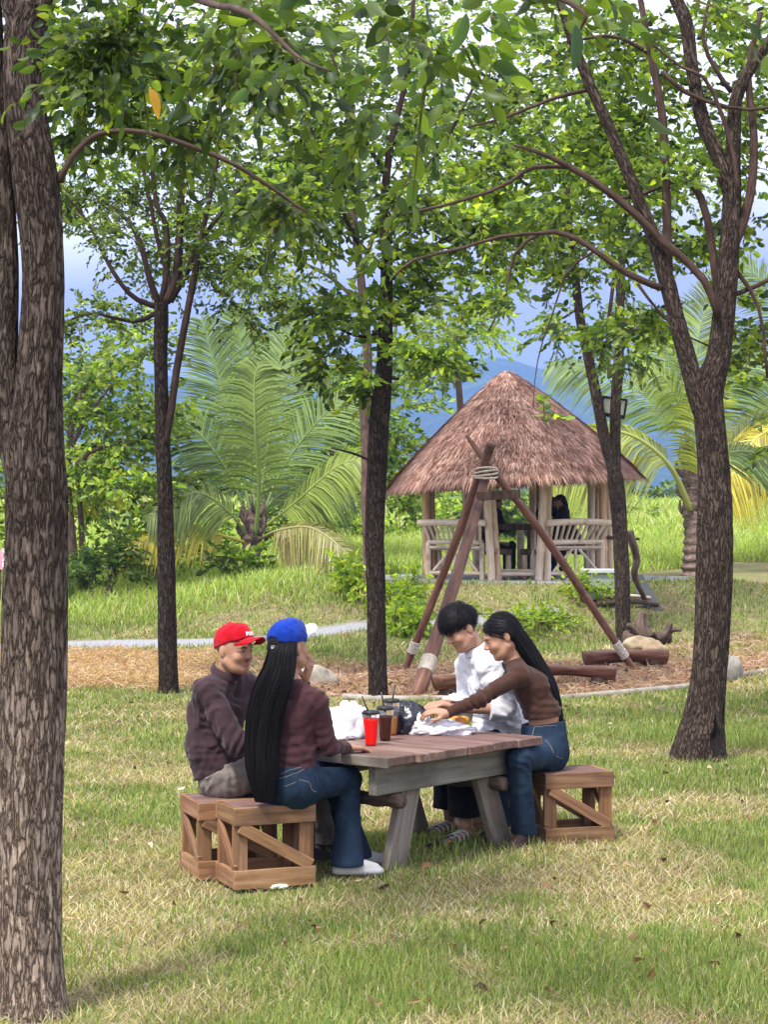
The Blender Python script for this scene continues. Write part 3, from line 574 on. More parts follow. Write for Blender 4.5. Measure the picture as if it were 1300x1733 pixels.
# --- pale stem just behind the middle tree
RK = 1.0; BT = (1.2, 1.15, 1.1)
d = 27; t = MB(); l = MB(); c = MB()
limb(t, [(628, 1045, 12), (625, 950, 10), (621, 850, 9.5), (620, 760, 9.5), (618, 680, 9), (622, 600, 8), (612, 480, 7), (596, 340, 6), (590, 200, 5), (588, 60, 4)], d, 16, rough=.05, seg=.12)
for b_ in ([(610, 470, 5), (640, 380, 4), (700, 280, 3), (720, 150, 3)], [(600, 380, 4), (560, 280, 3), (540, 150, 2)], [(615, 520, 4), (560, 470, 3), (500, 440, 2)]): limb(l, b_, d, 7)
for a in ((560, 250, 27, 200, 130, 2.4, 330), (740, 200, 27, 170, 130, 2.4, 300), (480, 430, 27, 110, 80, 2, 190), (780, 60, 27, 200, 70, 2, 240), (520, 60, 27, 220, 80, 2.4, 260)):
    blob(c, *a[:6], int(a[6]*1.5), leaf=.09, nl=10, L=.42, pal='pale', mix=['mid', 'bright'])
tree('shade_tree', P(628, 1045, 27), 'pale smooth stemmed tree half hidden behind the dark middle trunk', t, c, mat='branch', limbs=l)
DEN = 1.0
# --- far trees
def fartree(base, d, trunk, blobs, label, pal, mix=None, leaf=.14, group='trees and shrubs beyond the track'):
    t = MB(); c = MB(); 
    for q in trunk: limb(t, q, d, 10, rough=.05, seg=.2)
    for a in blobs: blob(c, *a, leaf=leaf, nl=9, L=.6, pal=pal, mix=mix, clump=.55)
    e = empty('tree', P(*base, d), label, 'tree', group); t.build('trunk', 'branch', e, smooth=True); c.build('crown', 'leaf', e)
fartree((126, 1000), 32, [[(126, 1005, 11), (122, 930, 9), (117, 870, 7), (113, 790, 6), (125, 700, 5), (150, 640, 3)], [(115, 800, 5), (160, 760, 4), (230, 750, 2)], [(118, 760, 4), (150, 700, 3), (190, 650, 2)]],
        [(150, 640, 32, 90, 60, 2, 170), (210, 720, 32, 90, 60, 2, 150), (120, 740, 32, 60, 70, 1.5, 90), (200, 820, 32, 70, 40, 1.4, 90), (250, 590, 32, 50, 30, 1.2, 50)], 'light green tree with a crooked pale trunk just right of the thick left trunk', 'bright', ['pale', 'mid'])
fartree((140, 985), 35, [[(140, 990, 6), (138, 900, 5), (132, 830, 4), (128, 780, 3)]], [(128, 800, 35, 62, 40, 1.2, 110), (160, 840, 35, 45, 25, 1, 50)], 'small tree of yellow leaves beside the crooked pale trunk', 'yellow', ['bright'])
fartree((540, 985), 38, [[(540, 985, 8), (545, 900, 7), (560, 780, 6), (555, 640, 4)]], [(540, 660, 38, 100, 80, 2.4, 270), (570, 770, 38, 80, 70, 2.2, 220), (480, 600, 38, 50, 40, 1.6, 80), (680, 700, 38, 45, 55, 1.5, 80), (660, 790, 38, 50, 45, 1.5, 80)], 'leafy green tree rising behind the right half of the coconut palm', 'mid', ['pale', 'bright'])
fartree((795, 960), 41, [[(795, 965, 9), (792, 880, 8), (780, 700, 6), (770, 560, 5)]], [(715, 560, 41, 70, 60, 2, 130), (790, 540, 41, 50, 30, 2, 60), (750, 620, 41, 45, 30, 1.6, 50)], 'thin crowned tree far behind the left slope of the thatched roof', 'bright', ['pale'])
fartree((-40, 960), 34, [[(-40, 980, 9), (-30, 850, 7), (-20, 700, 5)]], [(-10, 900, 34, 30, 80, 1.4, 80), (0, 760, 34, 50, 90, 1.6, 110), (40, 640, 34, 60, 60, 1.6, 60)], 'bushy green tree peeping out left of the thick left trunk', 'bright', ['mid'])
# --- shrubs
def shrub(px, py, d, rx, ry, n, pal, label, mix=None, leaf=.12, rd=1.2, group='trees and shrubs beyond the track'):
    c = MB(); blob(c, px, py-ry*.75, d, rx, ry, rd, n, leaf=leaf, nl=8, L=.42, pal=pal, mix=mix, clump=.4)
    s = MB(); b = P(px, py, d); b[2] = float(gz(b[0], b[1]))
    for k in range(5):
        a = random.random()*6.28; s.tube(spline([b+A([.1*math.cos(a), .1*math.sin(a), -.05]), b+A([.3*math.cos(a), .3*math.sin(a), .35]), b+A([.5*rx*d/F*math.cos(a), .4*math.sin(a), 1.1*ry*d/F])], 6), [.02, .017, .014, .011, .008, .005], 6)
    e = empty('shrub', b, label, 'shrub', group); s.build('stems', 'branch', e, smooth=True); c.build('foliage', 'leaf', e)
shrub(165, 1000, 31, 52, 55, 150, 'mid', 'dark green shrub at the foot of the crooked pale trunk', ['dark'])
shrub(245, 985, 34, 45, 50, 110, 'mid', 'green shrub under the yellow palm frond behind the slender left tree', ['pale'])
shrub(398, 1004, 32, 30, 42, 60, 'mid', 'leafy vine climbing the foot of the short coconut palm', ['bright'], leaf=.16, rd=.4)
shrub(60, 985, 40, 60, 70, 120, 'bright', 'bright shrub hidden mostly by the thick left trunk')
shrub(355, 990, 36, 55, 60, 130, 'mid', 'shrub growing against the left side of the coconut palm foot', ['bright'])
shrub(505, 975, 40, 70, 60, 170, 'mid', 'shrub just right of the coconut palm foot, under its dry frond', ['dark', 'bright'])
shrub(585, 950, 47, 60, 62, 190, 'bright', 'bright yellow-green bush left of the middle trunk', ['mid'], leaf=.16)
shrub(680, 945, 49, 62, 78, 210, 'bright', 'bright yellow-green bush between the middle trunk and the hut', ['mid'], leaf=.16)
shrub(775, 930, 50, 60, 60, 180, 'bright', 'bright bush seen through the left half of the open hut', ['pale'], leaf=.16)
shrub(845, 930, 45, 42, 62, 150, 'mid', 'dark broad leaved bush seen through the middle of the hut', ['dark', 'mid'], leaf=.22)
shrub(930, 930, 50, 70, 60, 170, 'bright', 'bright bush seen behind the two people at the hut bench', ['pale'], leaf=.16)
shrub(1050, 900, 62, 80, 40, 150, 'bright', 'low bush right of the hut roof corner in the tall grass', ['pale'], leaf=.2)
shrub(1265, 845, 75, 60, 22, 110, 'mid', 'low dark bush on the skyline at the right edge', ['dark'], leaf=.25)
def sapling(px, py, d, h, n, label, leaf=.12, spread=.5):
    b = P(px, py, d); b[2] = float(gz(b[0], b[1])); s = MB(); c = MB()
    for k in range(n):
        a = k*2.4; r = spread*(.4+.6*random.random()); top = b+A([r*math.cos(a), r*math.sin(a), h*(.35+.65*random.random())])
        p = spline([b+A([.04*math.cos(a), .04*math.sin(a), -.03]), (b+top)/2+A([0, 0, .1]), top], 7); s.tube(p, np.linspace(.012, .004, 7), 5)
        sprays(c, np.repeat(p[3:], 3, 0), rng.normal(size=(12, 3))*.7+A([0, 0, .1]), .28, 5, leaf, PAL['bright'], True, .4)
    e = empty('sapling', b, label, 'sapling', 'young broad leaved saplings'); s.build('stems', 'branch', e, smooth=True); c.build('foliage', 'leaf', e)
sapling(672, 1040, 26.5, .85, 7, 'tall sapling of light green leaves just right of the middle trunk')
sapling(692, 1050, 25.8, .32, 7, 'low sapling with drooping leaf stars at the gravel by the hut', .14, .4)
sapling(600, 1035, 27.5, .55, 8, 'small sapling just left of the middle trunk')
sapling(1000, 1012, 27.0, .25, 8, 'low leafy weed beside the grey bin', .10, .5)
sapling(900, 1040, 26.0, .18, 12, 'creeping green weed on the bank below the hut bench', .09, .8)
for (px, py, d_, rx, ry, n_, pl, lb) in ((200, 905, 52, 80, 60, 170, 'mid', 'dense green bush behind the yellow leaved small tree'), (330, 900, 55, 80, 60, 170, 'bright', 'pale bush behind the left fronds of the short coconut palm'),
        (470, 895, 58, 85, 70, 190, 'mid', 'dark bush behind the right fronds of the short coconut palm'), (610, 880, 62, 70, 75, 190, 'pale', 'tall bush behind the middle trunk, at the foot of the hill'), (700, 875, 66, 60, 50, 140, 'mid', 'bush under the left eave of the thatched roof')):
    shrub(px, py, d_, rx, ry, n_, pl, lb, ['mid', 'bright'], leaf=.18, rd=2)
def woods():
    c = MB()
    for k in range(46):
        px = -500+k*45+random.uniform(-20, 20); d_ = random.uniform(95, 150); t = 835-38*abs(vn(A([[k*.37, 0, 0]]), 3)[0])-(14 if px < 760 else -6); b_ = 878; blob(c, px, (t+b_)/2, d_, 42, (b_-t)/2, 3, 70, leaf=.5, nl=7, L=1.2, pal='mid', mix=['dark', 'bright'], clump=1.1)
    tag(c.build('distant_woods', 'leaf', loc=(0, 120, 0)), 'far line of woods between the tall grass field and the blue mountain', 'woods', kind='stuff')
woods()
# --- coconut palms
def frond(mb, rm, pts, d, ll, col, n=90, hang=.4, w=.035, spread=1.0, r0=.03):
    """pts rows (px, py[, depth offset]); ll = leaflet length in metres"""
    n = int(n*1.5); w *= .68
    w3 = A([P(p[0], p[1], d+(p[2] if len(p) > 2 else 0)) for p in pts]); s = spline(w3, 40); rm.tube(s, np.linspace(r0, .006, 40), 6, col=tuple(np.asarray(col)*1.1))
    T = unit(np.gradient(s, axis=0)); t = np.linspace(.22, .99, n); ti = t*39; i = np.minimum(ti.astype(int), 38); f = (ti-i)[:, None]
    o = s[i]*(1-f)+s[i+1]*f; tt = T[i]; side = unit(np.cross(tt, A([0, -.75, .66])+0*tt))
    ln = ll*np.clip(np.sin(np.pi*(t*.86+.12))**.6, .15, 1)
    for sg in (-1, 1):
        L = (ln*(.85+.3*rng.random(n)))[:, None]; dr = unit(side*sg*spread+tt*(.55+.4*t[:, None])+rng.normal(size=(n, 3))*.07+A([0, 0, .12]))
        k = [0, .3, .65, 1.]; up = unit(np.cross(dr, tt)); ww = w*.5; rows = []
        for q in k:
            c0 = o+dr*L*q-A([0, 0, 1.])*hang*L*q*q; wf = [.5, 1, .8, 0][k.index(q)]*ww
            rows += [c0-tt*wf, c0+tt*wf] if q < 1 else [c0]
        v = np.stack(rows, 1); j = np.arange(n)*7
        cc = np.asarray(col)*(.40+1.0*rng.random(n))[:, None]
        if isinstance(col, list): cc = A(col)[rng.integers(0, len(col), n)]*(.75+.5*rng.random(n))[:, None]
        mb.add(v.reshape(-1, 3), [np.stack([j, j+1, j+3, j+2], 1), np.stack([j+2, j+3, j+5, j+4], 1), np.stack([j+4, j+5, j+6], 1)], None, np.repeat(cc, 7, 0))
GP, YP, BP = (.17, .25, .075), (.55, .48, .08), (.38, .30, .18)
def palm(name, base, d, trunk, fronds, label):
    e = empty(name, P(*base, d), label, 'palm', 'coconut palms beyond the lawn'); t = MB()
    def ring(G, p): return .10*np.sin(G[..., 2]*38)+.10*fbm(G*6, 51, 2)
    w = A([list(P(x, y, d))+[r*d/F] for x, y, r in trunk]); s = spline(w, 60); t.tube(s[:, :3], s[:, 3], 24, disp=ring)
    for k in range(16):      # old leaf bases and fibre
        i = 30+int(k*1.8); a = k*2.4; o = s[min(i, 58), :3]; rr = s[min(i, 58), 3]; dd = A([math.cos(a), math.sin(a), 0])
        t.tube(spline([o+dd*rr*.7, o+dd*rr*1.5+A([0, 0, .12]), o+dd*rr*1.5+A([0, 0, .3])], 6), np.linspace(.07, .02, 6), 6, sq=.5)
    t.build('trunk', 'palm_bark', e, smooth=True)
    for f in fronds:
        m = MB(); r = MB(); frond(m, r, f[0], d, *f[1:]); fo = m.build('frond', 'palm_leaf', e); r.build('rib', 'plastic', fo, smooth=True)
surf('palm_bark', [(.3, (.05, .035, .03)), (.5, (.16, .11, .09)), (.75, (.30, .23, .20))], scale=(8, 8, 24), ns=1.5, rough=.9, bump=.7, bdist=.02)
palm('coconut_palm', (422, 1000), 33, [(422, 1012, 19), (423, 985, 17), (426, 930, 16), (428, 890, 15), (430, 860, 9)], [
    ([(432, 905, -.2), (438, 830, -.5), (432, 730, -.9), (430, 650, -1.0), (437, 612, -1.0)], 1.0, (.22, .30, .09), 66, .55, .045, 1.0, .045),
    ([(428, 890), (400, 760, .3), (370, 640, .5), (340, 540, .6)], 1.0, GP, 90, .25, .045),
    ([(430, 890), (425, 740, .6), (412, 610, .9), (395, 520, 1)], .9, GP, 90, .2, .045),
    ([(434, 890), (455, 740, .4), (475, 620, .8), (500, 530, 1)], .9, GP, 90, .25, .045),
    ([(436, 895), (480, 790, .2), (560, 690, .2), (640, 640, .2)], 1.0, GP, 90, .35, .045),
    ([(438, 900), (500, 850, -.4), (570, 790, -.8), (618, 775, -1)], .85, (.26, .33, .08), 80, .5, .045),
    ([(436, 915), (470, 898, -.5), (525, 893, -1), (575, 925, -1.4), (605, 965, -1.5)], .65, (.30, .29, .11), 70, .7, .045),
    ([(436, 912), (480, 900, -.2), (540, 910, -.5), (590, 955, -.6)], .6, BP, 60, .9, .04),
    ([(424, 915), (390, 870, -.3), (340, 835, -.6), (290, 850, -.9), (250, 880, -1)], .8, (.24, .31, .09), 80, .6, .045),
    ([(422, 920), (370, 905, -.4), (310, 895, -.8), (240, 915, -1.1), (195, 950, -1.2)], .55, YP, 80, .75, .045),
    ([(426, 890), (380, 790), (320, 720), (255, 700)], .95, GP, 80, .4, .045),
    ([(430, 890), (470, 840, .6), (540, 820, .9), (600, 850, 1)], .8, GP, 70, .6, .045)], 'young coconut palm with a short trunk left of the middle tree')
palm('coconut_palm', (1180, 965), 36, [(1180, 978, 27), (1180, 950, 24), (1178, 910, 20), (1174, 850, 18), (1170, 800, 16), (1165, 750, 10)], [
    ([(1170, 862, -.2), (1135, 790, -.7), (1085, 745, -1), (1035, 730, -1.2), (975, 750, -1.3), (920, 800, -1.3)], 1.3, (.34, .38, .10), 110, .9, .05, .8, .06),
    ([(1166, 800), (1140, 720, .2), (1080, 660, .4), (1000, 622, .6), (930, 615, .7)], 1.0, GP, 90, .6, .045),
    ([(1166, 780), (1150, 660, .4), (1110, 570, .7), (1040, 510, .8)], 1.0, GP, 90, .35, .045),
    ([(1170, 780), (1175, 660, .3), (1185, 560, .5), (1215, 460, .6)], 1.0, (.22, .30, .08), 90, .3, .045),
    ([(1175, 790), (1215, 680, -.2), (1270, 620, -.4), (1340, 610, -.5)], 1.0, GP, 90, .45, .045),
    ([(1165, 770), (1155, 700, -.5), (1125, 640, -.9), (1080, 615, -1)], .8, (.3, .38, .09), 80, .5, .045),
    ([(1178, 830), (1230, 770, .2), (1290, 770, .3), (1340, 800, .4)], .9, GP, 80, .7, .045),
    ([(1184, 845, -.2), (1185, 780, -.5), (1190, 700, -.7), (1215, 640, -.8)], .8, (.36, .42, .08), 70, .4, .045)], 'coconut palm with a ringed trunk behind the big forked tree')
palm('coconut_palm', (1400, 960), 40, [(1400, 970, 26), (1400, 900, 20), (1405, 830, 18), (1405, 740, 12)], [
    ([(1400, 800), (1350, 725, -.3), (1290, 735, -.6), (1250, 790, -.8), (1225, 850, -.9)], 1.0, YP, 100, .8, .05),
    ([(1402, 780), (1340, 660), (1270, 590), (1200, 570)], 1.1, GP, 90, .5, .045),
    ([(1402, 770), (1360, 600), (1300, 490), (1240, 430)], 1.1, GP, 90, .35, .045),
    ([(1402, 780), (1350, 700, .4), (1290, 690, .5), (1230, 740, .6)], 1.1, (.34, .37, .10), 90, .7, .045)], 'yellowing coconut palm reaching in from the right edge')
# ================================================================ PICNIC TABLE
TE, TN, TO = A([.647, .763, 0]), A([-.763, .647, 0]), A([.017, 9.13, 0]); TM = np.stack([TE, TN, A([0, 0, 1.])], 1)
def T(a, b, z): return TO+TE*a+TN*b+A([0, 0, z])
TM2 = np.stack([TN, -TE, A([0, 0, 1.])], 1)
tb = empty('picnic_table', T(.62, .46, 0), 'low picnic table of reddish planks on grey splayed legs, laid with cups and bags', 'table')
m = MB(); xa = [0, .212, .424, .62, .815, 1.03, 1.245]; jag = [.0, -.03, -.012, -.03, -.02, -.035]
for k in range(6):
    w = xa[k+1]-xa[k]-.003; tn = random.uniform(.85, 1.15)
    m.box(T((xa[k]+xa[k+1])/2, (jag[k]+.92+.01*(k % 2))/2, .578+random.uniform(-.002, .002)), (.92-jag[k], w, .043), TM2, .004, (tn, tn*random.uniform(.92, 1.02), tn*random.uniform(.9, 1)))
m.build('tabletop', 'wood_top', tb)
m = MB(); m.box(T(-.0135, .45, .578), (.93, .022, .05), TM2, .003, (1.25, 1.2, 1.2)); m.build('edge_board', 'wood_grey', tb)
for b_, sgn in ((.125, -1), (.79, 1)):
    m = MB(); m.box(T(.635, b_, .479), (1.21, .05, .152), TM, .004); bm_ = m.build('apron', 'wood_grey', tb)
    bl = b_+.049*(-sgn if sgn < 0 else -1)
    for a0, a1 in ((.245, .415), (1.155, .915)):
        m = MB(); m.beam(T(a0, bl, -.01), T(a1, bl, .555), .145, .046, up=TN, bev=.004, col=(1.15, 1.08, 1.05)); m.build('leg', 'wood_grey', tb)
for a_, z_ in ((.185, .365), (1.03, .36)):
    m = MB(); s_ = spline([T(a_, .06, z_), T(a_+.01, .4, z_-.006), T(a_-.005, .9, z_+.004)], 30)
    m.tube(s_, .036+.003*np.sin(np.arange(30)), 16, disp=lambda G, p: .06*fbm(G*14, 3, 2)); m.build('crossbar', 'log_dark', tb, smooth=True)
m = MB(); m.box(T(.60, .46, .52), (.06, .60, .05), TM, .004); m.build('batten', 'wood_grey', tb)
# ================================================================ CRATE STOOLS
def stool(o, ang, Lx, Ly, h, label, tint=(1, 1, 1)):
    o = A([o[0], o[1], 0.]); ex = A([math.cos(ang), math.sin(ang), 0]); ey = A([-math.sin(ang), math.cos(ang), 0]); ez = A([0, 0, 1.])
    Q = lambda x, y, z: o+ex*x+ey*y+ez*z
    MX = np.stack([ex, ey, ez], 1); MY = np.stack([ey, -ex, ez], 1); rt = lambda: tuple(A(tint)*random.uniform(.78, 1.2)*A([1, random.uniform(.93, 1.03), random.uniform(.9, 1.05)]))
    e = empty('crate_stool', Q(Lx/2, Ly/2, 0), label, 'stool', 'crate stools round the picnic table')
    m = MB(); n = 3; w = (Ly-.05)/n
    for k in range(n): m.box(Q(Lx/2, .025+w*(k+.5), h-.012), (Lx-.052, w-.005, .02), MX, .002, rt())
    m.build('seat', 'wood_top', e)
    t = .023
    for nm, z, hh in (('apron', h-.042, .084), ('bottom_rail', .048, .088)):
        for y in (t/2, Ly-t/2): m = MB(); m.box(Q(Lx/2, y, z), (Lx, t, hh), MX, .002, rt()); m.build(nm, 'wood_crate', e)
        for x in (t/2+.001, Lx-t/2-.001): m = MB(); m.box(Q(x, Ly/2, z), (Ly-2*t-.001, t, hh-.002), MY, .002, rt()); m.build(nm, 'wood_crate', e)
    for x in (.038, Lx-.038):
        for y in (t+.014, Ly-t-.014): m = MB(); m.box(Q(x, y, h/2-.008), (h-.03, .07, .026), np.stack([ez, ex, ey], 1), .002, rt()); m.build('leg', 'wood_crate', e)
    zt, zb = h-.088, .095
    for y in (t*.5, Ly-t*.5): m = MB(); m.beam(Q(.03, y, zt), Q(Lx-.02, y, zb), .058, .02, up=ey, col=rt()); m.build('brace', 'wood_crate', e)
    for x in (t*.5, Lx-t*.5): m = MB(); m.beam(Q(x, Ly-.03, zt), Q(x, .03, zb), .045, .02, up=ex, col=rt()); m.build('brace', 'wood_crate', e)
    return e
stool((-.705, 8.917), R(22.8), .41, .30, .388, 'crate stool nearest the camera, under the woman with the blue cap', (1.05, 1, 1))
stool((-.899, 9.165), R(21), .41, .36, .376, 'crate stool under the man with the red cap', (.95, .9, .9))
stool((.868, 10.14), R(17), .40, .30, .388, 'crate stool under the woman in blue jeans on the right of the table', (.85, .8, .8))
stool((.50, 10.62), R(24), .42, .34, .380, 'crate stool under the man in the white shirt', (.95, .95, .9))
# ================================================================ ON THE TABLE
ZT = .6005
def cup(x, y, h, liquid, fill, label, straw=(.02, .01), lidcol=(.012, .012, .013)):
    e = empty('drink_cup', (x, y, ZT), label, 'cup', 'plastic cups on the picnic table'); h1 = h*.88
    rr = lambda z: .028+(.0445-.028)*z/h1
    c = A([x, y, ZT]); m = MB(); zs = np.linspace(.003, h1*fill, 12); m.tube(c+np.stack([0*zs, 0*zs, zs], 1), rr(zs)-.0012, 28); m.build('drink', liquid, e, smooth=True)
    m = MB(); zs = np.linspace(h1*fill+.001, h1, 8); m.tube(c+np.stack([0*zs, 0*zs, zs], 1), rr(zs)+.0001, 28, cap=False); m.build('clear_wall', 'clear_plastic', e, smooth=True)
    if lidcol:
        m = MB(); zz = A([-.006, -.005, .004, .005, .012, .0125]); r_ = A([.040, .0475, .0475, .043, .040, .030]); m.tube(c+np.stack([0*zz, 0*zz, zz+h1], 1), r_, 28, col=lidcol); li = m.build('lid', 'plastic', e)
        m = MB(); a = c+A([0, 0, h1-.02]); m.tube([a, a+A([straw[0]*.5, straw[1]*.5, .05]), a+A([straw[0], straw[1], .105])], .0045, 8, col=(.015, .015, .015)); m.build('straw', 'plastic', e, smooth=True)
cup(-.067, 9.63, .190, 'red_drink', .84, 'clear cup of bright red drink with black lid, nearest on the table', (-.045, .0))
cup(.006, 9.86, .190, 'cola', .78, 'clear cup of dark cola with black lid, just behind the red drink', (-.02, 0))
cup(.040, 10.12, .205, 'tea', .55, 'clear cup of amber iced tea with black lid, half hidden behind the cola', (.02, .02))
cup(-.385, 9.66, .12, 'red_drink', .9, 'low red cup at the left table edge beside the woman with the blue cap', lidcol=None)
def crumple(name, c, r, label, cat, mat, col, sq=(1, 1, .6), amp=.35, fr=14, group=None, z0=ZT, parent=None, seed=0, flat=False):
    n, m_ = 44, 26; th = np.linspace(0, 2*np.pi, n, endpoint=False); ph = np.linspace(.02, np.pi-.02, m_); TH, PH = np.meshgrid(th, ph, indexing='ij')
    v = np.stack([np.cos(TH)*np.sin(PH), np.sin(TH)*np.sin(PH), np.cos(PH)], -1).reshape(-1, 3)
    k = 1+amp*(1-2*np.abs(fbm(v*A([1.6, 1.6, .7])*fr/8+seed, 61, 4)))+.25*amp*fbm(v*fr/3+seed, 62, 2); v = v*k[:, None]*r*A(sq); v[:, 2] = np.maximum(v[:, 2], -r*sq[2]*.55)
    v = v+A([c[0], c[1], z0+r*sq[2]*.55]); i = np.arange(n*m_).reshape(n, m_); j = np.roll(i, -1, 0)
    q = np.stack([i[:, :-1], j[:, :-1], j[:, 1:], i[:, 1:]], -1).reshape(-1, 4); b = MB(); b.add(v, q[:, ::-1], None, col)
    o = b.build(name, mat, parent, smooth=not flat)
    if parent is None: tag(o, label, cat, group)
    return o
crumple('plastic_bag', (-.185, 10.0), .088, 'white plastic bag standing open left of the cups', 'bag', 'crinkle', (.72, .71, .74), (1.1, .7, 1.1), .5, 16, seed=3)
crumple('paper_wrapper', (-.30, 9.93), .10, 'flat white food wrapper in front of the left woman, by her hand', 'wrapper', 'crinkle', (.74, .70, .70), (1.2, .8, .22), .3, 18, seed=5)
crumple('plastic_bag', (.125, 10.22), .095, 'shiny black plastic bag between the cups and the white bag', 'bag', 'black_bag' if 'black_bag' in M else 'crinkle', (.012, .014, .022), (1.05, .8, .95), .4, 18, seed=8)
wb = crumple('plastic_bag', (.30, 10.17), .105, 'spread white plastic bag under the hands of the two on the right', 'bag', 'crinkle', (.75, .73, .76), (1.25, .7, .36), .6, 18, seed=11)
crumple('plastic_bag', (.205, 10.16), .05, 'small white twist of plastic bag beside the black bag', 'bag', 'crinkle', (.78, .76, .78), (.8, .8, 1.2), .5, 16, seed=13)
for k, (dx, dy) in enumerate(((0, 0), (.045, .01), (.02, -.03))):
    crumple('fried_snack', (.385+dx, 10.2+dy), .028, ['golden fried snack piece on the white bag, left of its heap', 'golden fried snack piece on the white bag, right of its heap', 'golden fried snack piece on the white bag, nearest of its heap'][k], 'food', 'matte', (.62, .27, .06), (1, .8, .8), .3, 20, 'fried snacks on the white bag', z0=ZT+.052, seed=k)
# ================================================================ TRIPOD OF POLES
def pole(pts, rad, name, mat, parent, n=20, am=.07):
    w = A([list(p)+[r] for p, r in zip(pts, rad)]); s = spline(w, 90); m = MB()
    m.tube(s[:, :3], s[:, 3], n, disp=lambda G, p: am*fbm(np.concatenate([G[..., :2]*8, G[..., 2:]*2.5], -1), 71, 3)+.12*np.clip(np.sin(G[..., 2]*7+3*G[..., 0]*9)-.93, 0, 1)*8*.12)
    return m.build(name, mat, parent, smooth=True)
def wrap(mb, a, b, r, turns):
    a, b = A(a), A(b); t = nrm(b-a); u = nrm(np.cross(t, A([.1, 1, .2]))); v = np.cross(t, u); k = np.linspace(0, 1, turns*14); an = k*turns*2*np.pi
    mb.tube(a+(b-a)*k[:, None]+r*(np.cos(an)[:, None]*u+np.sin(an)[:, None]*v), np.linalg.norm(b-a)/turns*.50, 6)
FA, FB, FC = P(683, 1140, 21.7), P(705, 1181, 18.7), P(1080, 1144, 21.4)
TA, TB, TC = P(832, 750, 20.95), P(829, 782, 21.15), P(790, 737, 21.2)
tp = empty('pole_tripod', (FA+FB+FC)/3, 'tall tripod of three reddish peeled poles lashed with pale rope', 'tripod')
pA = pole([FA, (FA+TA)/2+A([.02, 0, 0]), TA], [.042, .046, .056], 'pole', 'log_red', tp)
pB = pole([FB, P(762, 1010, 19.7), P(802, 880, 20.6), TB], [.080, .066, .058, .048], 'pole', 'log_red', tp)
pC = pole([FC, P(975, 985, 21.25), P(905, 885, 21.1), P(843, 808, 21.0), P(812, 768, 21.1), TC], [.038, .045, .046, .043, .034, .02], 'pole', 'log_red', tp)
for (fr_, to_, t0, t1, rr, tn, pp_) in ((FA, TA, .095, .145, .048, 7, pA), (FC, P(975, 985, 21.25), .20, .36, .044, 10, pC), (FB, P(762, 1010, 19.7), .24, .38, .078, 11, pB)): m = MB(); wrap(m, fr_+(to_-fr_)*t0, fr_+(to_-fr_)*t1, rr, tn); m.build('lashing', 'rope', pp_, smooth=True)
m = MB(); c0 = P(823, 801, 21.0)
for k in range(4):
    an = np.linspace(0, 2*np.pi, 40); z = -.04+.027*k
    m.tube(c0+np.stack([.125*np.cos(an), .14*np.sin(an), z+.02*np.sin(an+k)], 1), .012, 6)
m.build('top_lashing', 'rope', tp, smooth=True)
m = MB(); m.beam(P(808, 840, 20.75), P(880, 836, 20.9), .05, .10, bev=.004, col=(.9, .8, .75)); m.build('crossboard', 'log_dark', tp)
m = MB(); m.beam(P(791, 836, 21.4), P(787, 914, 21.4), .05, .2, up=(0, 1, 0), bev=.004); m.build('crossboard', 'log_dark', tp)
# ================================================================ LOG BENCHES, ROCKS, DRIFTWOOD, EDGE
def gpt(px, py):
    ds = np.arange(5, 70, .01); k = np.argmax(H-(py-HZ)*ds/F <= gz((px-650)*ds/F, ds)); d_ = ds[k]
    return A([(px-650)*d_/F, d_, float(gz((px-650)*d_/F, d_))])
def logbench(px0, px1, pyb, h, thick, depth, label, skew=0.0):
    a, b = gpt(px0, pyb), gpt(px1, pyb); b[1] += skew; c = (a+b)/2; e = empty('log_bench', c, label, 'bench', 'rough log benches round the tripod')
    s = spline([a+A([0, 0, h]), c+A([0, 0, h+.02]), b+A([0, 0, h-.01])], 40); m = MB()
    def dz(G, p): return .16*fbm(np.concatenate([G[..., :2]*5, G[..., 2:]*2], -1), 81, 3)
    v0 = m.tube(s, thick, 20, disp=dz, sq=None); v = m.v[-1]; 
    z0 = c[2]+h; v[:, 2] = z0+np.minimum(v[:, 2]-z0, thick*.25+.012*vn(v*6, 4)); v[:, 1] = c[1]+(v[:, 1]-c[1])*depth
    m.build('seat', 'log_red', e, smooth=True)
    for t in (.18, .82):
        p = a+(b-a)*t; m = MB(); m.tube([p+A([0, 0, -.03]), p+A([.01, 0, h*.5]), p+A([0, 0, h-thick*.3])], [.11, .09, .10], 12, disp=lambda G, p: .15*fbm(G*6, 7, 2)); m.build('support', 'log_dark', e, smooth=True)
    return e
logbench(992, 1132, 1137, .20, .13, 1.2, 'log bench farthest right beyond the tripod foot, pale split face up', .3)
logbench(885, 1038, 1160, .19, .105, 1.2, 'log bench seen behind the back of the woman on the right', -.2)
logbench(738, 850, 1182, .20, .12, 1.2, 'thick log bench behind the hands of the man in white', .3)
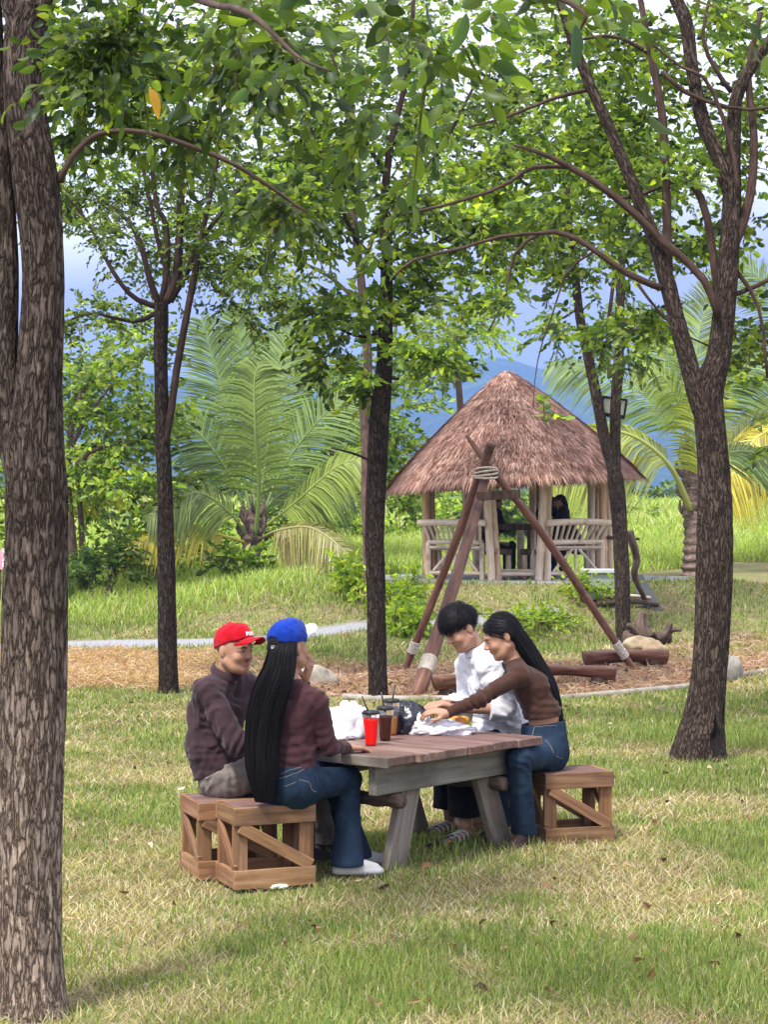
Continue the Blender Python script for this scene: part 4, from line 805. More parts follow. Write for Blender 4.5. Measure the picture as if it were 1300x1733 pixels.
def rock(px, py, r, sq, label, col=(1, 1, 1), seed=0, group='stones round the tripod bed'):
    c = gpt(px, py); n, m_ = 30, 18; th = np.linspace(0, 2*np.pi, n, endpoint=False); ph = np.linspace(.02, np.pi-.02, m_); TH, PH = np.meshgrid(th, ph, indexing='ij')
    v = np.stack([np.cos(TH)*np.sin(PH), np.sin(TH)*np.sin(PH), np.cos(PH)], -1).reshape(-1, 3); k = 1+.35*fbm(v*1.3+seed*7, 91, 2)+.08*fbm(v*5+seed, 92, 3)
    v = v*k[:, None]*r*A(sq)+c+A([0, 0, r*sq[2]*.6]); i = np.arange(n*m_).reshape(n, m_); j = np.roll(i, -1, 0); q = np.stack([i[:, :-1], j[:, :-1], j[:, 1:], i[:, 1:]], -1).reshape(-1, 4)
    b = MB(); b.add(v, q[:, ::-1], None, col); tag(b.build('rock', 'stone', smooth=True), label, 'rock', group)
rock(537, 1166, .19, (1.0, .8, .85), 'pale grey rock behind the raised hand of the woman in the blue cap', (1.1, 1.1, 1.1), 1)
rock(776, 1179, .13, (.8, .8, 1.1), 'khaki rounded rock in front of the thick log bench', (1, .98, .8), 2)
rock(1082, 1103, .19, (1.2, .8, .6), 'brown and white rock just behind the farthest log bench', (1.1, .95, .75), 3)
rock(1108, 1108, .14, (1.1, .8, .8), 'tan rock leaning beside the driftwood stump', (1.1, .9, .7), 4)
rock(1243, 1152, .16, (.6, .8, 1.1), 'grey stone block showing right of the big forked trunk', (.9, .95, 1), 5)
rock(720, 1186, .06, (1.2, 1, .6), 'small flat stone beside the thick tripod foot', (1.2, 1.2, 1.2), 6)
m = MB(); c = gpt(1100, 1092)
for (a, b, r0, r1) in (((-.32, 0, .08), (.3, .1, .12), .12, .09), ((-.05, 0, .1), (-.08, .05, .42), .11, .05), ((.1, 0, .1), (.28, -.05, .3), .08, .03), ((-.1, 0, .1), (-.3, -.1, .28), .07, .03), ((.2, .1, .1), (.42, 0, .2), .06, .02)):
    m.tube(spline([c+A(a), c+(A(a)+A(b))/2+rng.normal(size=3)*.03, c+A(b)], 14), np.linspace(r0, r1, 14), 12, disp=lambda G, p: .3*fbm(G*7, 5, 3))
tag(m.build('driftwood_stump', 'log_dark', smooth=True), 'gnarled brown driftwood stump at the foot of the slim forked tree', 'stump')
# ================================================================ THINGS BY THE HUT
c = gpt(1018, 1014); e = empty('storage_bin', c, 'pale grey plastic bin with a thick rim on the grass beside the hut', 'bin')
m = MB(); w = .26; v = []
for z, k in ((0, .8), (.36, 1.0)):
    for sx, sy in ((-1, -1), (1, -1), (1, 1), (-1, 1)): v.append(c+A([sx*w*k*.9, sy*w*k*.8, z]))
m.add(A(v), A([[0, 1, 5, 4], [1, 2, 6, 5], [2, 3, 7, 6], [3, 0, 4, 7], [3, 2, 1, 0], [4, 5, 6, 7]]), None, (.42, .46, .46)); m.build('body', 'plastic', e)
m = MB(); m.box(c+A([0, 0, .40]), (w*2.1, w*1.9, .06), None, .015, (.5, .54, .53)); m.build('rim', 'plastic', e)
def stick(pts, r, label, name='stick', mat='log_dark', cat='stick', group='dry sticks left round the hut', col=(1, 1, 1)):
    m = MB(); s = spline(A([list(p) for p in pts]), 30); m.tube(s, np.linspace(r, r*.6, 30), 8, col=col, disp=lambda G, p: .12*fbm(G*8, 7, 2)); tag(m.build(name, mat, smooth=True), label, cat, group)
stick([gpt(1047, 1012), P(1045, 950, 27.2), P(1052, 905, 27)], .035, 'grey stick propped upright against the left side of the slim forked tree', col=(1.3, 1.3, 1.3))
stick([P(1066, 900, 25.9), P(1078, 945, 26), P(1075, 975, 26), gpt(1094, 1018)], .06, 'crooked grey branch leaning on the right side of the slim forked tree', col=(1.3, 1.3, 1.3))
g0 = gpt(1010, 1028); g1 = gpt(1115, 1030); stick([g0+A([0, 0, .05]), (g0+g1)/2+A([0, 0, .1]), g1+A([0, 0, .06])], .05, 'dark log lying on the grass behind the slim forked tree')
stick([g0+A([.1, .1, .16]), (g0+g1)/2+A([0, .1, .17]), g1+A([-.1, .1, .15])], .035, 'pale pole lying on top of the dark log by the bin', mat='bamboo')
a, b = gpt(1080, 1025), gpt(1124, 1034); m = MB(); top = a+A([-.02, .5, .42]); t2 = top+A([.16, 0, 0])
m.add(A([a, b, t2, top, a+A([0, .03, 0]), b+A([0, .03, 0]), t2+A([0, .03, 0]), top+A([0, .03, 0])]), A([[0, 1, 2, 3], [7, 6, 5, 4], [0, 4, 5, 1], [1, 5, 6, 2], [2, 6, 7, 3], [3, 7, 4, 0]]), None, (.10, .11, .11)); tag(m.build('roofing_sheet', 'matte'), 'dark grey roofing sheet propped up right of the slim forked tree', 'metal sheet')
# floodlight behind the two stems
e = empty('floodlight', P(1040, 690, 25.75), 'square floodlight with black frame and pale glass fixed behind the slim forked stems', 'floodlight')
c = P(1039, 689, 25.85); MF = Matrix.Rotation(R(8), 3, 'Y') @ Matrix.Rotation(R(12), 3, 'X'); MF = A(MF)
m = MB()
for dx, dz, sx, sz in ((0, .125, .35, .03), (0, -.115, .35, .055), (-.165, 0, .025, .22), (.165, 0, .025, .22)): m.box(c+MF@A([dx, 0, dz]), (sx, .05, sz), MF, .004, (.01, .01, .012))
m.box(c+MF@A([0, .03, 0]), (.33, .02, .25), MF, .004, (.01, .01, .012)); m.build('frame', 'plastic', e)
m = MB(); m.box(c+MF@A([0, -.008, .008]), (.30, .012, .21), MF, .004, (.55, .58, .52)); m.build('glass', 'plastic', e)
m = MB(); m.tube([c+A([0, .06, -.1]), c+A([.02, 0, -.22]), P(1042, 735, 25.6)], .012, 6, col=(.02, .02, .02)); m.build('bracket', 'plastic', e, smooth=True)
# pink sign at the left edge
c = P(-28, 948, 30); e = empty('pink_sign', c-A([0, 0, .14]), 'pink board with white characters at the left edge', 'sign')
m = MB(); m.box(c, (.78, .03, .30), None, .005, (.72, .30, .42)); m.build('board', 'plastic', e)
m = MB()
for dx in (-.25, .25): gg = float(gz(c[0]+dx, c[1])); m.tube([A([c[0]+dx, c[1]+.03, gg-.05]), A([c[0]+dx, c[1]+.03, c[2]+.1])], .02, 6); m.build('post', 'branch', e, smooth=True); m = MB()
tv, tf = textmesh('S\n2\nn', .15, .002, .004, .62); m.v = []; m = MB(); m.add(A([c[0]+.29, c[1]-.02, c[2]+.08])+np.stack([tv[:, 0], 0*tv[:, 0]-tv[:, 2], tv[:, 1]], 1), tf, None, (.8, .74, .77)); m.build('lettering', 'plastic', e)
# twine round the slim trunk and the black stick, scrap of litter on the lawn
p = gpt(1010, 1446)
stick([gpt(1000, 1449)+A([0, 0, .02]), gpt(1020, 1446)+A([0, 0, .022]), gpt(1043, 1443)+A([0, 0, .02])], .006, 'thin black stick lying on the grass in front of the right stool', group=None, col=(.3, .3, .3))
for (px, py, cl, lb) in ((878, 1440, (.55, .62, .62), 'crumpled pale plastic scrap at the foot of the right table leg'), (470, 1502, (.50, .55, .48), 'pale leaf scrap in the grass before the nearest stool')):
    q = gpt(px, py); crumple('litter_scrap', q, .03, lb, 'litter', 'crinkle', cl, (1.4, .8, .35), .4, 14, z0=0, seed=px)
def fallen():
    b = MB(); n = 420; x, y = scatter(n, 5.6, 19, 1.0); z = gzn(x, y)+.03+.02*rng.random(n); d_ = rng.normal(size=(n, 3)); d_[:, 2] *= .25
    pal = A([(.24, .15, .09), (.10, .05, .035), (.42, .30, .20), (.32, .17, .11), (.07, .04, .03), (.5, .42, .30)])
    leaves(b, np.stack([x, y, z], 1), d_, .025+.045*rng.random(n)**2, .016+.02*rng.random(n)**2, pal, 1, .5)
    n = 700; x = rng.uniform(-1, 5, n); y = bed_edge(x)+rng.random(n)*3.6; d_ = rng.normal(size=(n, 3)); d_[:, 2] *= .4
    leaves(b, np.stack([x, y, gzn(x, y)+.04*rng.random(n)], 1), d_, .08, .04, pal, 1, .5)
    for (px, py) in ((714, 1480), (1072, 1645), (1095, 1668), (1235, 1560), (1100, 1550), (1112, 1405), (1062, 1600), (1275, 1395), (640, 1712)):
        q = gpt(px, py); leaves(b, A([q+A([0, 0, .035])]), A([[random.uniform(-1, 1), -.3, .35]]), .055, .03, pal[[0, 3, 5]], 1.0, .5)
    tag(b.build('fallen_leaves', 'dry_leaf', loc=(0, 0, 0)), 'brown fallen leaves scattered over the lawn and the bed', 'fallen leaves', kind='stuff')
fallen()
def hay():
    b = MB()   # pile of dry reddish stalks on the left and in the bed
    for (n, fx, fy, pal) in ((11000, lambda n: rng.uniform(-5.5, -1.8, n), lambda x, n: rng.uniform(19.4, 24.2, n), HAY), (9000, lambda n: rng.uniform(-1.6, 5.2, n), lambda x, n: bed_edge(x)+.1+rng.random(n)*3.8, BED*1.15)):
        x = fx(n); y = fy(x, n); a = rng.random(n)*6.28; L = .07+.17*rng.random(n); zz = gzn(x, y)+.02+.09*rng.random(n)*sst(-.3, .5, fbm(np.stack([x*1.5, y*1.5, 0*x], -1), 9, 2))
        dx, dy, dz = np.cos(a)*L/2, np.sin(a)*L/2, rng.normal(size=n)*.035; w = .0022+.0022*rng.random(n); bow = .03*rng.random(n)
        c = np.stack([x, y, zz], 1); D_ = np.stack([dx, dy, dz], 1); sd = np.stack([-np.sin(a)*w, np.cos(a)*w, w*.6], 1)
        v = np.stack([c-D_-sd*.6, c-D_+sd*.6, c-sd+A([0, 0, 1.])*bow[:, None], c+sd+A([0, 0, 1.])*bow[:, None], c+D_-sd*.5, c+D_+sd*.5], 1); i = np.arange(n)*6
        col = pal[rng.integers(0, 4, n)]*(.7+.6*rng.random(n))[:, None]
        b.add(v.reshape(-1, 3), [np.stack([i, i+1, i+3, i+2], 1), np.stack([i+2, i+3, i+5, i+4], 1)], None, np.repeat(col, 6, 0))
    tag(b.build('raked_hay', 'grass_blade', loc=(0, 0, 0)), 'raked reddish brown hay on the left and in the bed round the tripod', 'hay', kind='stuff')
hay()
# ================================================================ PEOPLE
class Field:
    """signed distance grid; primitives are blended in only where they matter"""
    def __init__(s, lo, hi, h):
        s.lo = A(lo, float); s.h = h; s.n = np.ceil((A(hi)-s.lo)/h).astype(int)+1; s.D = np.full(s.n, .25, np.float32)
    def _sub(s, lo, hi):
        a = np.clip(np.floor((A(lo)-s.lo)/s.h).astype(int), 0, s.n); b = np.clip(np.ceil((A(hi)-s.lo)/s.h).astype(int)+1, 0, s.n)
        if (b <= a).any(): return None, None
        sl = tuple(slice(a[i], b[i]) for i in range(3)); g = np.meshgrid(*[s.lo[i]+s.h*np.arange(a[i], b[i], dtype=np.float32) for i in range(3)], indexing='ij')
        return sl, np.stack(g, -1)
    def _mix(s, sl, d, k, op):
        o = s.D[sl]
        if op == 'u':
            hh = np.maximum(k-np.abs(o-d), 0)/k; s.D[sl] = np.minimum(o, d)-hh*hh*k*.25
        else:
            d = -d; hh = np.maximum(k-np.abs(o-d), 0)/k; s.D[sl] = np.maximum(o, d)+hh*hh*k*.25
    def cone(s, a, b, ra, rb=None, k=.02, op='u', flat=None):
        """round cone; flat=(axis, factor) squashes it across that direction"""
        a, b = A(a, float), A(b, float); rb = ra if rb is None else rb; mg = max(ra, rb)+k+3*s.h
        sl, p = s._sub(np.minimum(a, b)-mg, np.maximum(a, b)+mg)
        if sl is None: return
        ab = (b-a).astype(np.float32); t = np.clip(((p-a.astype(np.float32))@ab)/(ab@ab+1e-9), 0, 1)[..., None]; q = p-(a+ab*t).astype(np.float32)
        if flat is not None:
            ax = nrm(flat[0]).astype(np.float32); q = q+(q@ax)[..., None]*ax*np.float32(1/flat[1]-1)
        s._mix(sl, np.linalg.norm(q, axis=-1)-(ra+(rb-ra)*t[..., 0]), k, op)
    def ell(s, c, r, M=None, k=.02, op='u'):
        r = A(r, float); M = np.eye(3) if M is None else M; mg = r.max()+k+3*s.h; c = A(c, float); sl, p = s._sub(c-mg, c+mg)
        if sl is None: return
        q = (p-c.astype(np.float32))@M.astype(np.float32); k0 = np.linalg.norm(q/r, axis=-1)+1e-9; k1 = np.linalg.norm(q/(r*r), axis=-1)+1e-9
        s._mix(sl, (k0*(k0-1)/k1).astype(np.float32), k, op)
    def cut(s, p0, n, c=None, rad=None, k=.004):
        """keep the side n points away from, only within rad of c"""
        n = nrm(n); p0 = A(p0, float)
        if c is None: lo, hi = s.lo, s.lo+s.n*s.h
        else: lo, hi = A(c)-rad, A(c)+rad
        sl, p = s._sub(lo, hi)
        if sl is None: return
        d = (p-p0.astype(np.float32))@n.astype(np.float32)
        s.D[sl] = np.maximum(s.D[sl], d)
    def noise(s, fn):
        i = np.nonzero(np.abs(s.D) < .035); p = s.lo+np.stack(i, -1)*s.h; s.D[i] += fn(p).astype(np.float32)
    def mesh(s):
        D = s.D; ins = D < 0; c = np.zeros(A(D.shape)-1, np.int8); sh = D.shape
        for dx in (0, 1):
            for dy in (0, 1):
                for dz in (0, 1): c += ins[dx:sh[0]-1+dx, dy:sh[1]-1+dy, dz:sh[2]-1+dz]
        act = (c > 0) & (c < 8); ix = np.stack(np.nonzero(act), -1); vid = np.full(act.shape, -1, np.int64); vid[act] = np.arange(len(ix))
        acc = np.zeros((len(ix), 3)); cnt = np.zeros(len(ix)); cor = [(x, y, z) for x in (0, 1) for y in (0, 1) for z in (0, 1)]
        val = {q: D[ix[:, 0]+q[0], ix[:, 1]+q[1], ix[:, 2]+q[2]] for q in cor}
        for a in cor:
            for ax in range(3):
                if a[ax]: continue
                b = list(a); b[ax] = 1; b = tuple(b); m = (val[a] < 0) != (val[b] < 0); t = val[a][m]/(val[a][m]-val[b][m]+1e-12)
                pt = np.tile(A(a, float), (m.sum(), 1)); pt[:, ax] += t; acc[m] += pt; cnt[m] += 1
        v = s.lo+(ix+acc/cnt[:, None])*s.h; Q = []
        for ax in range(3):
            b1, b2 = (ax+1) % 3, (ax+2) % 3; s0 = [slice(None)]*3; s1 = [slice(None)]*3; s0[ax] = slice(0, -1); s1[ax] = slice(1, None)
            A0, A1 = ins[tuple(s0)], ins[tuple(s1)]; e = np.stack(np.nonzero(A0 != A1), -1)
            e = e[(e[:, b1] > 0) & (e[:, b2] > 0) & (e[:, b1] < sh[b1]-1) & (e[:, b2] < sh[b2]-1)]
            def g(o1, o2):
                f = e.copy(); f[:, b1] -= o1; f[:, b2] -= o2; return vid[f[:, 0], f[:, 1], f[:, 2]]
            q = np.stack([g(1, 1), g(0, 1), g(0, 0), g(1, 0)], -1); fl = ~A0[e[:, 0], e[:, 1], e[:, 2]]; q[fl] = q[fl][:, ::-1]; Q.append(q)
        q = np.concatenate(Q); q = q[(q >= 0).all(1)]
        for _ in range(1):   # one light smoothing pass
            sm = np.zeros_like(v); ct = np.zeros(len(v))
            for k in range(4):
                np.add.at(sm, q[:, k], v[q[:, (k+1) % 4]]); np.add.at(ct, q[:, k], 1)
            v = v*.5+.5*sm/np.maximum(ct, 1)[:, None]
        return v, q
def frame(fwd, up=(0, 0, 1)):
    f = nrm(fwd); r = nrm(np.cross(f, up)); u = np.cross(r, f); return np.stack([r, f, u], 1)   # columns right, forward, up
def head_sdf(f, c, M, female=False, k=.012, sc=1.0):
    L = lambda x, y, z: c+M@(A([x, y, z])*sc)
    f.ell(L(0, -.012, .038), A([.074, .096, .084])*sc, M, k); f.ell(L(0, .022, -.015), A([.064, .072, .088])*sc, M, .03)
    f.cone(L(-.03, .040, -.078), L(.03, .040, -.078), .028*sc, None, .03)                     # jaw
    f.cone(L(-.010, .068, -.096), L(.010, .068, -.096), .017*sc, None, .022)                # chin
    f.cone(L(-.054, -.002, -.052), L(-.026, .052, -.084), .020*sc, .016*sc, .026); f.cone(L(.054, -.002, -.052), L(.026, .052, -.084), .020*sc, .016*sc, .026)
    f.cone(L(-.03, .078, .026), L(.03, .078, .026), .012*sc, None, .016)                    # brow
    for s in (-1, 1):
        f.ell(L(.031*s, .090, .006), A([.016, .010, .010])*sc, M, .012, 's')                    # sockets
        f.ell(L(.031*s, .0765, .004), A([.0145, .0125, .0115])*sc, M, .003)                    # lids
        f.ell(L(.042*s, .060, -.030), A([.022, .022, .020])*sc, M, .022)                       # cheeks
        f.ell(L(.0765*s, -.012, -.004), A([.008, .018, .031])*sc, M@A(Matrix.Rotation(R(14*s), 3, 'Z')), .006)
        f.cone(L(.009*s, .098, -.028), L(.006*s, .101, -.026), .0085*sc, None, .006)          # nostrils
    f.cone(L(0, .086, .014), L(0, .109, -.019), .0065*sc, .0105*sc, .012)                   # nose
    f.cone(L(-.015, .086, -.050), L(.015, .086, -.050), .0060*sc, None, .006); f.cone(L(0, .091, -.049), L(0, .090, -.050), .0065*sc, None, .005)
    f.cone(L(-.012, .085, -.0605), L(.012, .085, -.0605), .0068*sc, None, .005)
    f.cone(L(-.022, .088, -.0552), L(.022, .088, -.0552), .0015, None, .004, 's')
def face_col(v, c, M, skin, lip, brow, mous, sc=1.0, base_tint=None):
    q = ((v-c)@M)/sc; x, y, z = np.abs(q[:, 0]), q[:, 1], q[:, 2]; col = np.tile(A(skin, float), (len(v), 1)); hd = (np.linalg.norm(q, axis=1) < .17)
    def paint(mask, cl, a=1.0):
        m = np.clip(mask, 0, 1)[:, None]*a*hd[:, None]; col[:] = col*(1-m)+A(cl)*m
    fr = y > .045
    paint(fr*(1-sst(.8, 1.15, np.hypot(x/.021, (z+.056+.002*np.cos(x*90))/.0095))), lip, .8)
    paint(fr*(1-sst(.6, 1.2, np.hypot((x-.032)/.019, (z-.024+.25*np.abs(x-.028))/.0042))), brow, .9)
    paint(fr*(1-sst(.7, 1.2, np.hypot((x-.031)/.0145, (z-.0045)/.0042))), (.035, .022, .018), .9)
    paint(fr*(1-sst(.8, 1.2, np.hypot((x-.0385)/.0035, (z-.0035)/.0022))), (.32, .27, .24), .35)
    paint(fr*(1-sst(.7, 1.3, np.hypot((x-.012)/.006, (z+.036)/.004))), tuple(A(skin)*.45), .6)
    paint((y > .02)*(x > .052)*0+0*x, skin)
    if mous:
        paint(fr*(1-sst(.7, 1.25, np.hypot(x/.026, (z+.0425+.25*np.maximum(x-.008, 0))/.0062))), (.03, .02, .018), mous); paint(fr*(1-sst(.5, 1.4, np.hypot(x/.016, (z+.088)/.016))), (.06, .04, .035), mous*.4)
    return col
def hand_sdf(f, w, d, pn, side, curl=.5, k=.007, sc=1.0, spread=.5, fingers=None):
    """w wrist, d direction of the palm, pn palm normal (fingers curl towards it), side +1 thumb on d x pn side"""
    d = nrm(d); pn = nrm(A(pn)-d*(A(pn)@d)); s = np.cross(d, pn)*side; L = lambda a, b, c: w+(d*a+s*b+pn*c)*sc
    f.cone(L(-.005, .0, 0), L(.03, .0, 0), .021*sc, .022*sc, .012, flat=(pn, .68))
    kn = [(.085, .030), (.092, .010), (.088, -.011), (.078, -.030)]; ln = [(.040, .024, .018), (.045, .028, .019), (.041, .026, .018), (.031, .020, .016)]
    for i, ((a, b), l) in enumerate(zip(kn, ln)):
        f.cone(L(.02, b*.6, 0), L(a-.006, b, -.001), .0145*sc, .0115*sc, .012)
        cu = curl if fingers is None else fingers[i]; p = L(a-.004, b, 0); an = 0.0; dd = d+s*(b*2.2*spread); dd = nrm(dd)
        for j, q in enumerate(l):
            an += cu*(.75, .95, .7)[j]; v = dd*math.cos(an)+pn*math.sin(an); e = p+v*q*sc*(1.0 if j else 1.0); f.cone(p, e, (.0092, .0083, .0075)[j]*sc, (.0085, .0076, .0066)[j]*sc, .003); p = e
    t0 = L(.018, .020, .004); t1 = L(.042, .044, .014+.012*curl); t2 = L(.066, .050-.012*curl, .022+.02*curl); t3 = L(.084, .048-.026*curl, .026+.026*curl)
    f.cone(t0, t1, .0155*sc, .0115*sc, .010); f.cone(t1, t2, .0108*sc, .0095*sc, .003); f.cone(t2, t3, .0095*sc, .0075*sc, .003)
def folds(seed, amp, joints=()):
    def fn(p):
        q = p*A([9, 9, 7]); w = q+.9*np.stack([vn(q*.7, seed), vn(q*.7, seed+1), vn(q*.7, seed+2)], -1)
        r = 1-np.abs(vn(w*A([1, 1, 1.6]), seed+5))*2; o = -amp*.5*r+amp*.35*vn(q*2.6, seed+9)-amp*.3*(1-np.abs(vn(w*A([2.2, 2.2, 3.4]), seed+7))*2)
        for (c, ax, rad, am) in joints:    # creases gathered round a bent joint
            u = p-A(c); dist = np.linalg.norm(u, axis=1); o = o+am*np.exp(-(dist/rad)**2)*np.sin((u@nrm(ax))*150+3*vn(p*14, seed+3))
        return o
    return fn
def bbox(pts, m): p = A(pts); return p.min(0)-m, p.max(0)+m
def person(J, label, spec, fine=True):
    """J joint positions; spec clothing and head; body is one mesh, clothes and hair its children"""
    h = .0052 if fine else .011; g = spec.get('g', 1.0); fem = spec.get('female', False); sh = .92 if fem else 1.0
    e = empty('person', (J['pel'][0], J['pel'][1], 0 if J['pel'][1] < 15 else HG), label, 'person', spec.get('group', 'people at the picnic table'))
    hc, HM = J['head'], frame(J['hf'], J.get('hu', (0, 0, 1))); pts = [v for k, v in J.items() if k not in ('hf', 'hu') and isinstance(v, np.ndarray) and v.shape == (3,)]
    skin = A(spec.get('skin', (.36, .19, .115)))
    f = Field(*bbox(pts, .17), h)
    tor = lambda F_, o, kk=.05: [F_.cone((J['hipL']*.7+J['hipR']*.3), (J['hipR']*.7+J['hipL']*.3), .112*sh*(1.06 if fem else 1)+o, None, kk),
                    F_.cone(J['pel']+(J['hipL']-J['pel'])*.25, J['belly']+(J['shL']-J['shR'])*.12, .105*sh+o, (.088 if fem else .098)*sh+o, kk), F_.cone(J['pel']+(J['hipR']-J['pel'])*.25, J['belly']-(J['shL']-J['shR'])*.12, .105*sh+o, (.088 if fem else .098)*sh+o, kk),
                    F_.cone(J['belly']+(J['shL']-J['shR'])*.13, J['chest']+(J['shL']-J['shR'])*.17, (.088 if fem else .098)*sh+o, .100*sh+o, kk), F_.cone(J['belly']-(J['shL']-J['shR'])*.13, J['chest']-(J['shL']-J['shR'])*.17, (.088 if fem else .098)*sh+o, .100*sh+o, kk),
                    F_.cone(J['chest']+(J['shL']-J['shR'])*.2, J['shL']+(J['chest']-J['shL'])*.16, .085*sh+o, .055*sh+o, kk), F_.cone(J['chest']-(J['shL']-J['shR'])*.2, J['shR']+(J['chest']-J['shR'])*.16, .085*sh+o, .055*sh+o, kk),
                    F_.cone(J['neck'], J['shL'], .045*sh+o, .050*sh+o, kk), F_.cone(J['neck'], J['shR'], .045*sh+o, .050*sh+o, kk)]
    ar = .86 if fem else 1.0
    arm = lambda F_, s, o, end=1.0: [F_.cone(J['sh'+s], J['el'+s], .052*ar+o, .040*ar+o, .02), F_.cone(J['el'+s], J['el'+s]+(J['wr'+s]-J['el'+s])*end, .040*ar+o, (.040+(.026-.040)*end)*ar+o*(1.0), .02)]
    tor(f, -.012)
    nb = hc+HM@A([0, -.022, -.06]); f.cone(J['neck']-(J['neck']-J['chest'])*.1, nb, .056*sh, .052*sh, .03)
    for s in 'LR': arm(f, s, -.006 if fem else -.003); f.cone(J['hip'+s], J['kn'+s], .074*sh, .05*sh, .03); f.cone(J['kn'+s], J['an'+s], .048*sh, .034*sh, .02)
    head_sdf(f, hc, HM, fem, sc=spec.get('hsc', 1.0))
    for s in 'LR':
        hd = spec['hand'+s]; hand_sdf(f, J['wr'+s], hd[0], hd[1], hd[2], hd[3], sc=.95 if fem else 1.02)
    if spec.get('barefoot'):
        for s in 'LR':
            a, t = J['an'+s], J['toe'+s]; d = nrm(t-a); d[2] = 0; f.cone(a-A([0, 0, .045])-d*.02, t, .030, .022, .02, flat=((0, 0, 1), .7)); sd = np.cross(d, A([0, 0, 1.]))
            for q in range(5): b_ = t+sd*(q-2)*.015; f.cone(b_, b_+d*.03, .0095, .008, .004)
    v, q = f.mesh(); col = face_col(v, hc, HM, skin, skin*A([.95, .62, .62]) if not fem else skin*A([1.1, .55, .55]), (.03, .02, .018), spec.get('moustache', 0), spec.get('hsc', 1.0))
    qq = (v-hc)@HM; hairm = (qq[:, 2] > .045+.0*qq[:, 1]) & (qq[:, 1] < .07) | ((qq[:, 1] < .0) & (qq[:, 1] < -.035) & (qq[:, 2] > -.035) & (np.abs(qq[:, 0]) < .070)); near = np.linalg.norm(qq, axis=1) < .14
    col[hairm & near] = A([.03, .024, .022]) if spec.get('hair') != 'crop' else skin*.35
    b = MB(); b.add(v, q, None, col); b.build('body', 'skin', e, smooth=True)
    # ---- top
    if 'top' in spec:
        tc_ = spec['top']; F2 = Field(*bbox([J[k] for k in ('pel', 'belly', 'chest', 'neck', 'shL', 'shR', 'elL', 'elR', 'wrL', 'wrR', 'hipL', 'hipR')], .19), h*1.05); o = tc_.get('o', .010)
        tor(F2, o); 
        for s in 'LR': arm(F2, s, o+tc_.get('sl', 0), tc_.get('end'+s, .93))
        up = nrm(J['chest']-J['belly'])
        if tc_.get('loose'): F2.cone(J['pel']-A([0, 0, .02]), J['belly'], .135+o, .11+o, .06)
        F2.noise(folds(spec.get('seed', 1)*13, tc_.get('amp', .008), [(J['elL'], J['wrL']-J['shL'], .085, tc_.get('cr', .004)), (J['elR'], J['wrR']-J['shR'], .085, tc_.get('cr', .004)), (J['belly'], (0, 0, 1), .13, tc_.get('cr', .004)), (J['shL'], J['elL']-J['chest'], .07, tc_.get('cr', .004)*.7), (J['shR'], J['elR']-J['chest'], .07, tc_.get('cr', .004)*.7)]))
        hz = tc_['hem']; F2.cut(hz, -up if tc_.get('hemn') is None else tc_['hemn'])
        for s in 'LR':
            w = J['el'+s]+(J['wr'+s]-J['el'+s])*tc_.get('end'+s, .93); F2.cut(w, J['wr'+s]-J['el'+s], w, .085)
        F2.ell(J['neck']+nrm(nb-J['neck'])*.055+HM[:, 1]*.012, A([.062, .062, .052])*tc_.get('nk', 1), frame(HM[:, 1]), .008, 's')
        v, q = F2.mesh(); b = MB(); b.add(v, q, None, tc_['col']); sh_ = b.build(tc_.get('name', 'shirt'), 'cloth', e, smooth=True)
        if tc_.get('collar'):
            m = MB(); up_n = nrm(nb-J['neck']); X = nrm(np.cross(up_n, HM[:, 1])); Y = np.cross(X, up_n)*-1; a = np.linspace(R(-70), R(250), 40) if not tc_.get('band') else np.linspace(R(-82), R(262), 40)
            hh = .040 if not tc_.get('band') else .036; ct = J['neck']+up_n*.040+Y*.004; rows = []
            for (rz, rr) in ((0, .076), (hh*.6, .070), (hh, .069), (hh*.95, .075), (.004, .084)) if not tc_.get('band') else ((0, .073), (hh*.6, .067), (hh, .064), (hh, .067), (.0, .078)): rows.append(ct+up_n*rz+rr*(np.cos(a)[:, None]*X-np.sin(a)[:, None]*Y*1.0))
            w = A(rows); i = np.arange(5*40).reshape(5, 40); m.add(w.reshape(-1, 3), np.stack([i[:-1, :-1], i[1:, :-1], i[1:, 1:], i[:-1, 1:]], -1).reshape(-1, 4), None, tuple(A(tc_['col'])*1.1)); m.build('collar', 'cloth', sh_, smooth=True)
    # ---- trousers
    if 'legs' in spec:
        lg = spec['legs']; F3 = Field(*bbox([J[k] for k in ('pel', 'belly', 'hipL', 'hipR', 'knL', 'knR', 'anL', 'anR')], .18), h*1.1); o = lg.get('o', .008)
        F3.cone(J['hipL']*.72+J['hipR']*.28, J['hipR']*.72+J['hipL']*.28, .116*sh*(1.06 if fem else 1)+o, None, .05)
        F3.cone(J['pel'], J['belly'], .118*sh+o, (.112 if fem else .104)*sh+o, .05); [F3.cone(J['pel']+(J['hip'+s]-J['pel'])*.3, J['belly']+(J['sh'+s]-J['chest'])*.1, .108*sh+o, .096*sh+o, .05) for s in 'LR']
        for s in 'LR':
            F3.cone(J['hip'+s], J['kn'+s], .086*sh+o, .060*sh+o, .035); e2 = J['an'+s]+A([0, 0, lg.get('len', .0)])
            if lg.get('flare'): mid = J['kn'+s]*.45+e2*.55; F3.cone(J['kn'+s], mid, .060*sh+o, .055*sh+o, .02); F3.cone(mid, e2-A([0, 0, .03]), .055*sh+o, lg['flare'], .03)
            else: F3.cone(J['kn'+s], e2, .060*sh+o, lg.get('cuff', .05)+o, .02)
        F3.noise(folds(spec.get('seed', 1)*7+3, lg.get('amp', .006), [(J['knL'], J['anL']-J['hipL'], .10, .004), (J['knR'], J['anR']-J['hipR'], .10, .004), (J['hipL'], J['knL']-J['hipL'], .12, .004), (J['hipR'], J['knR']-J['hipR'], .12, .004)]))
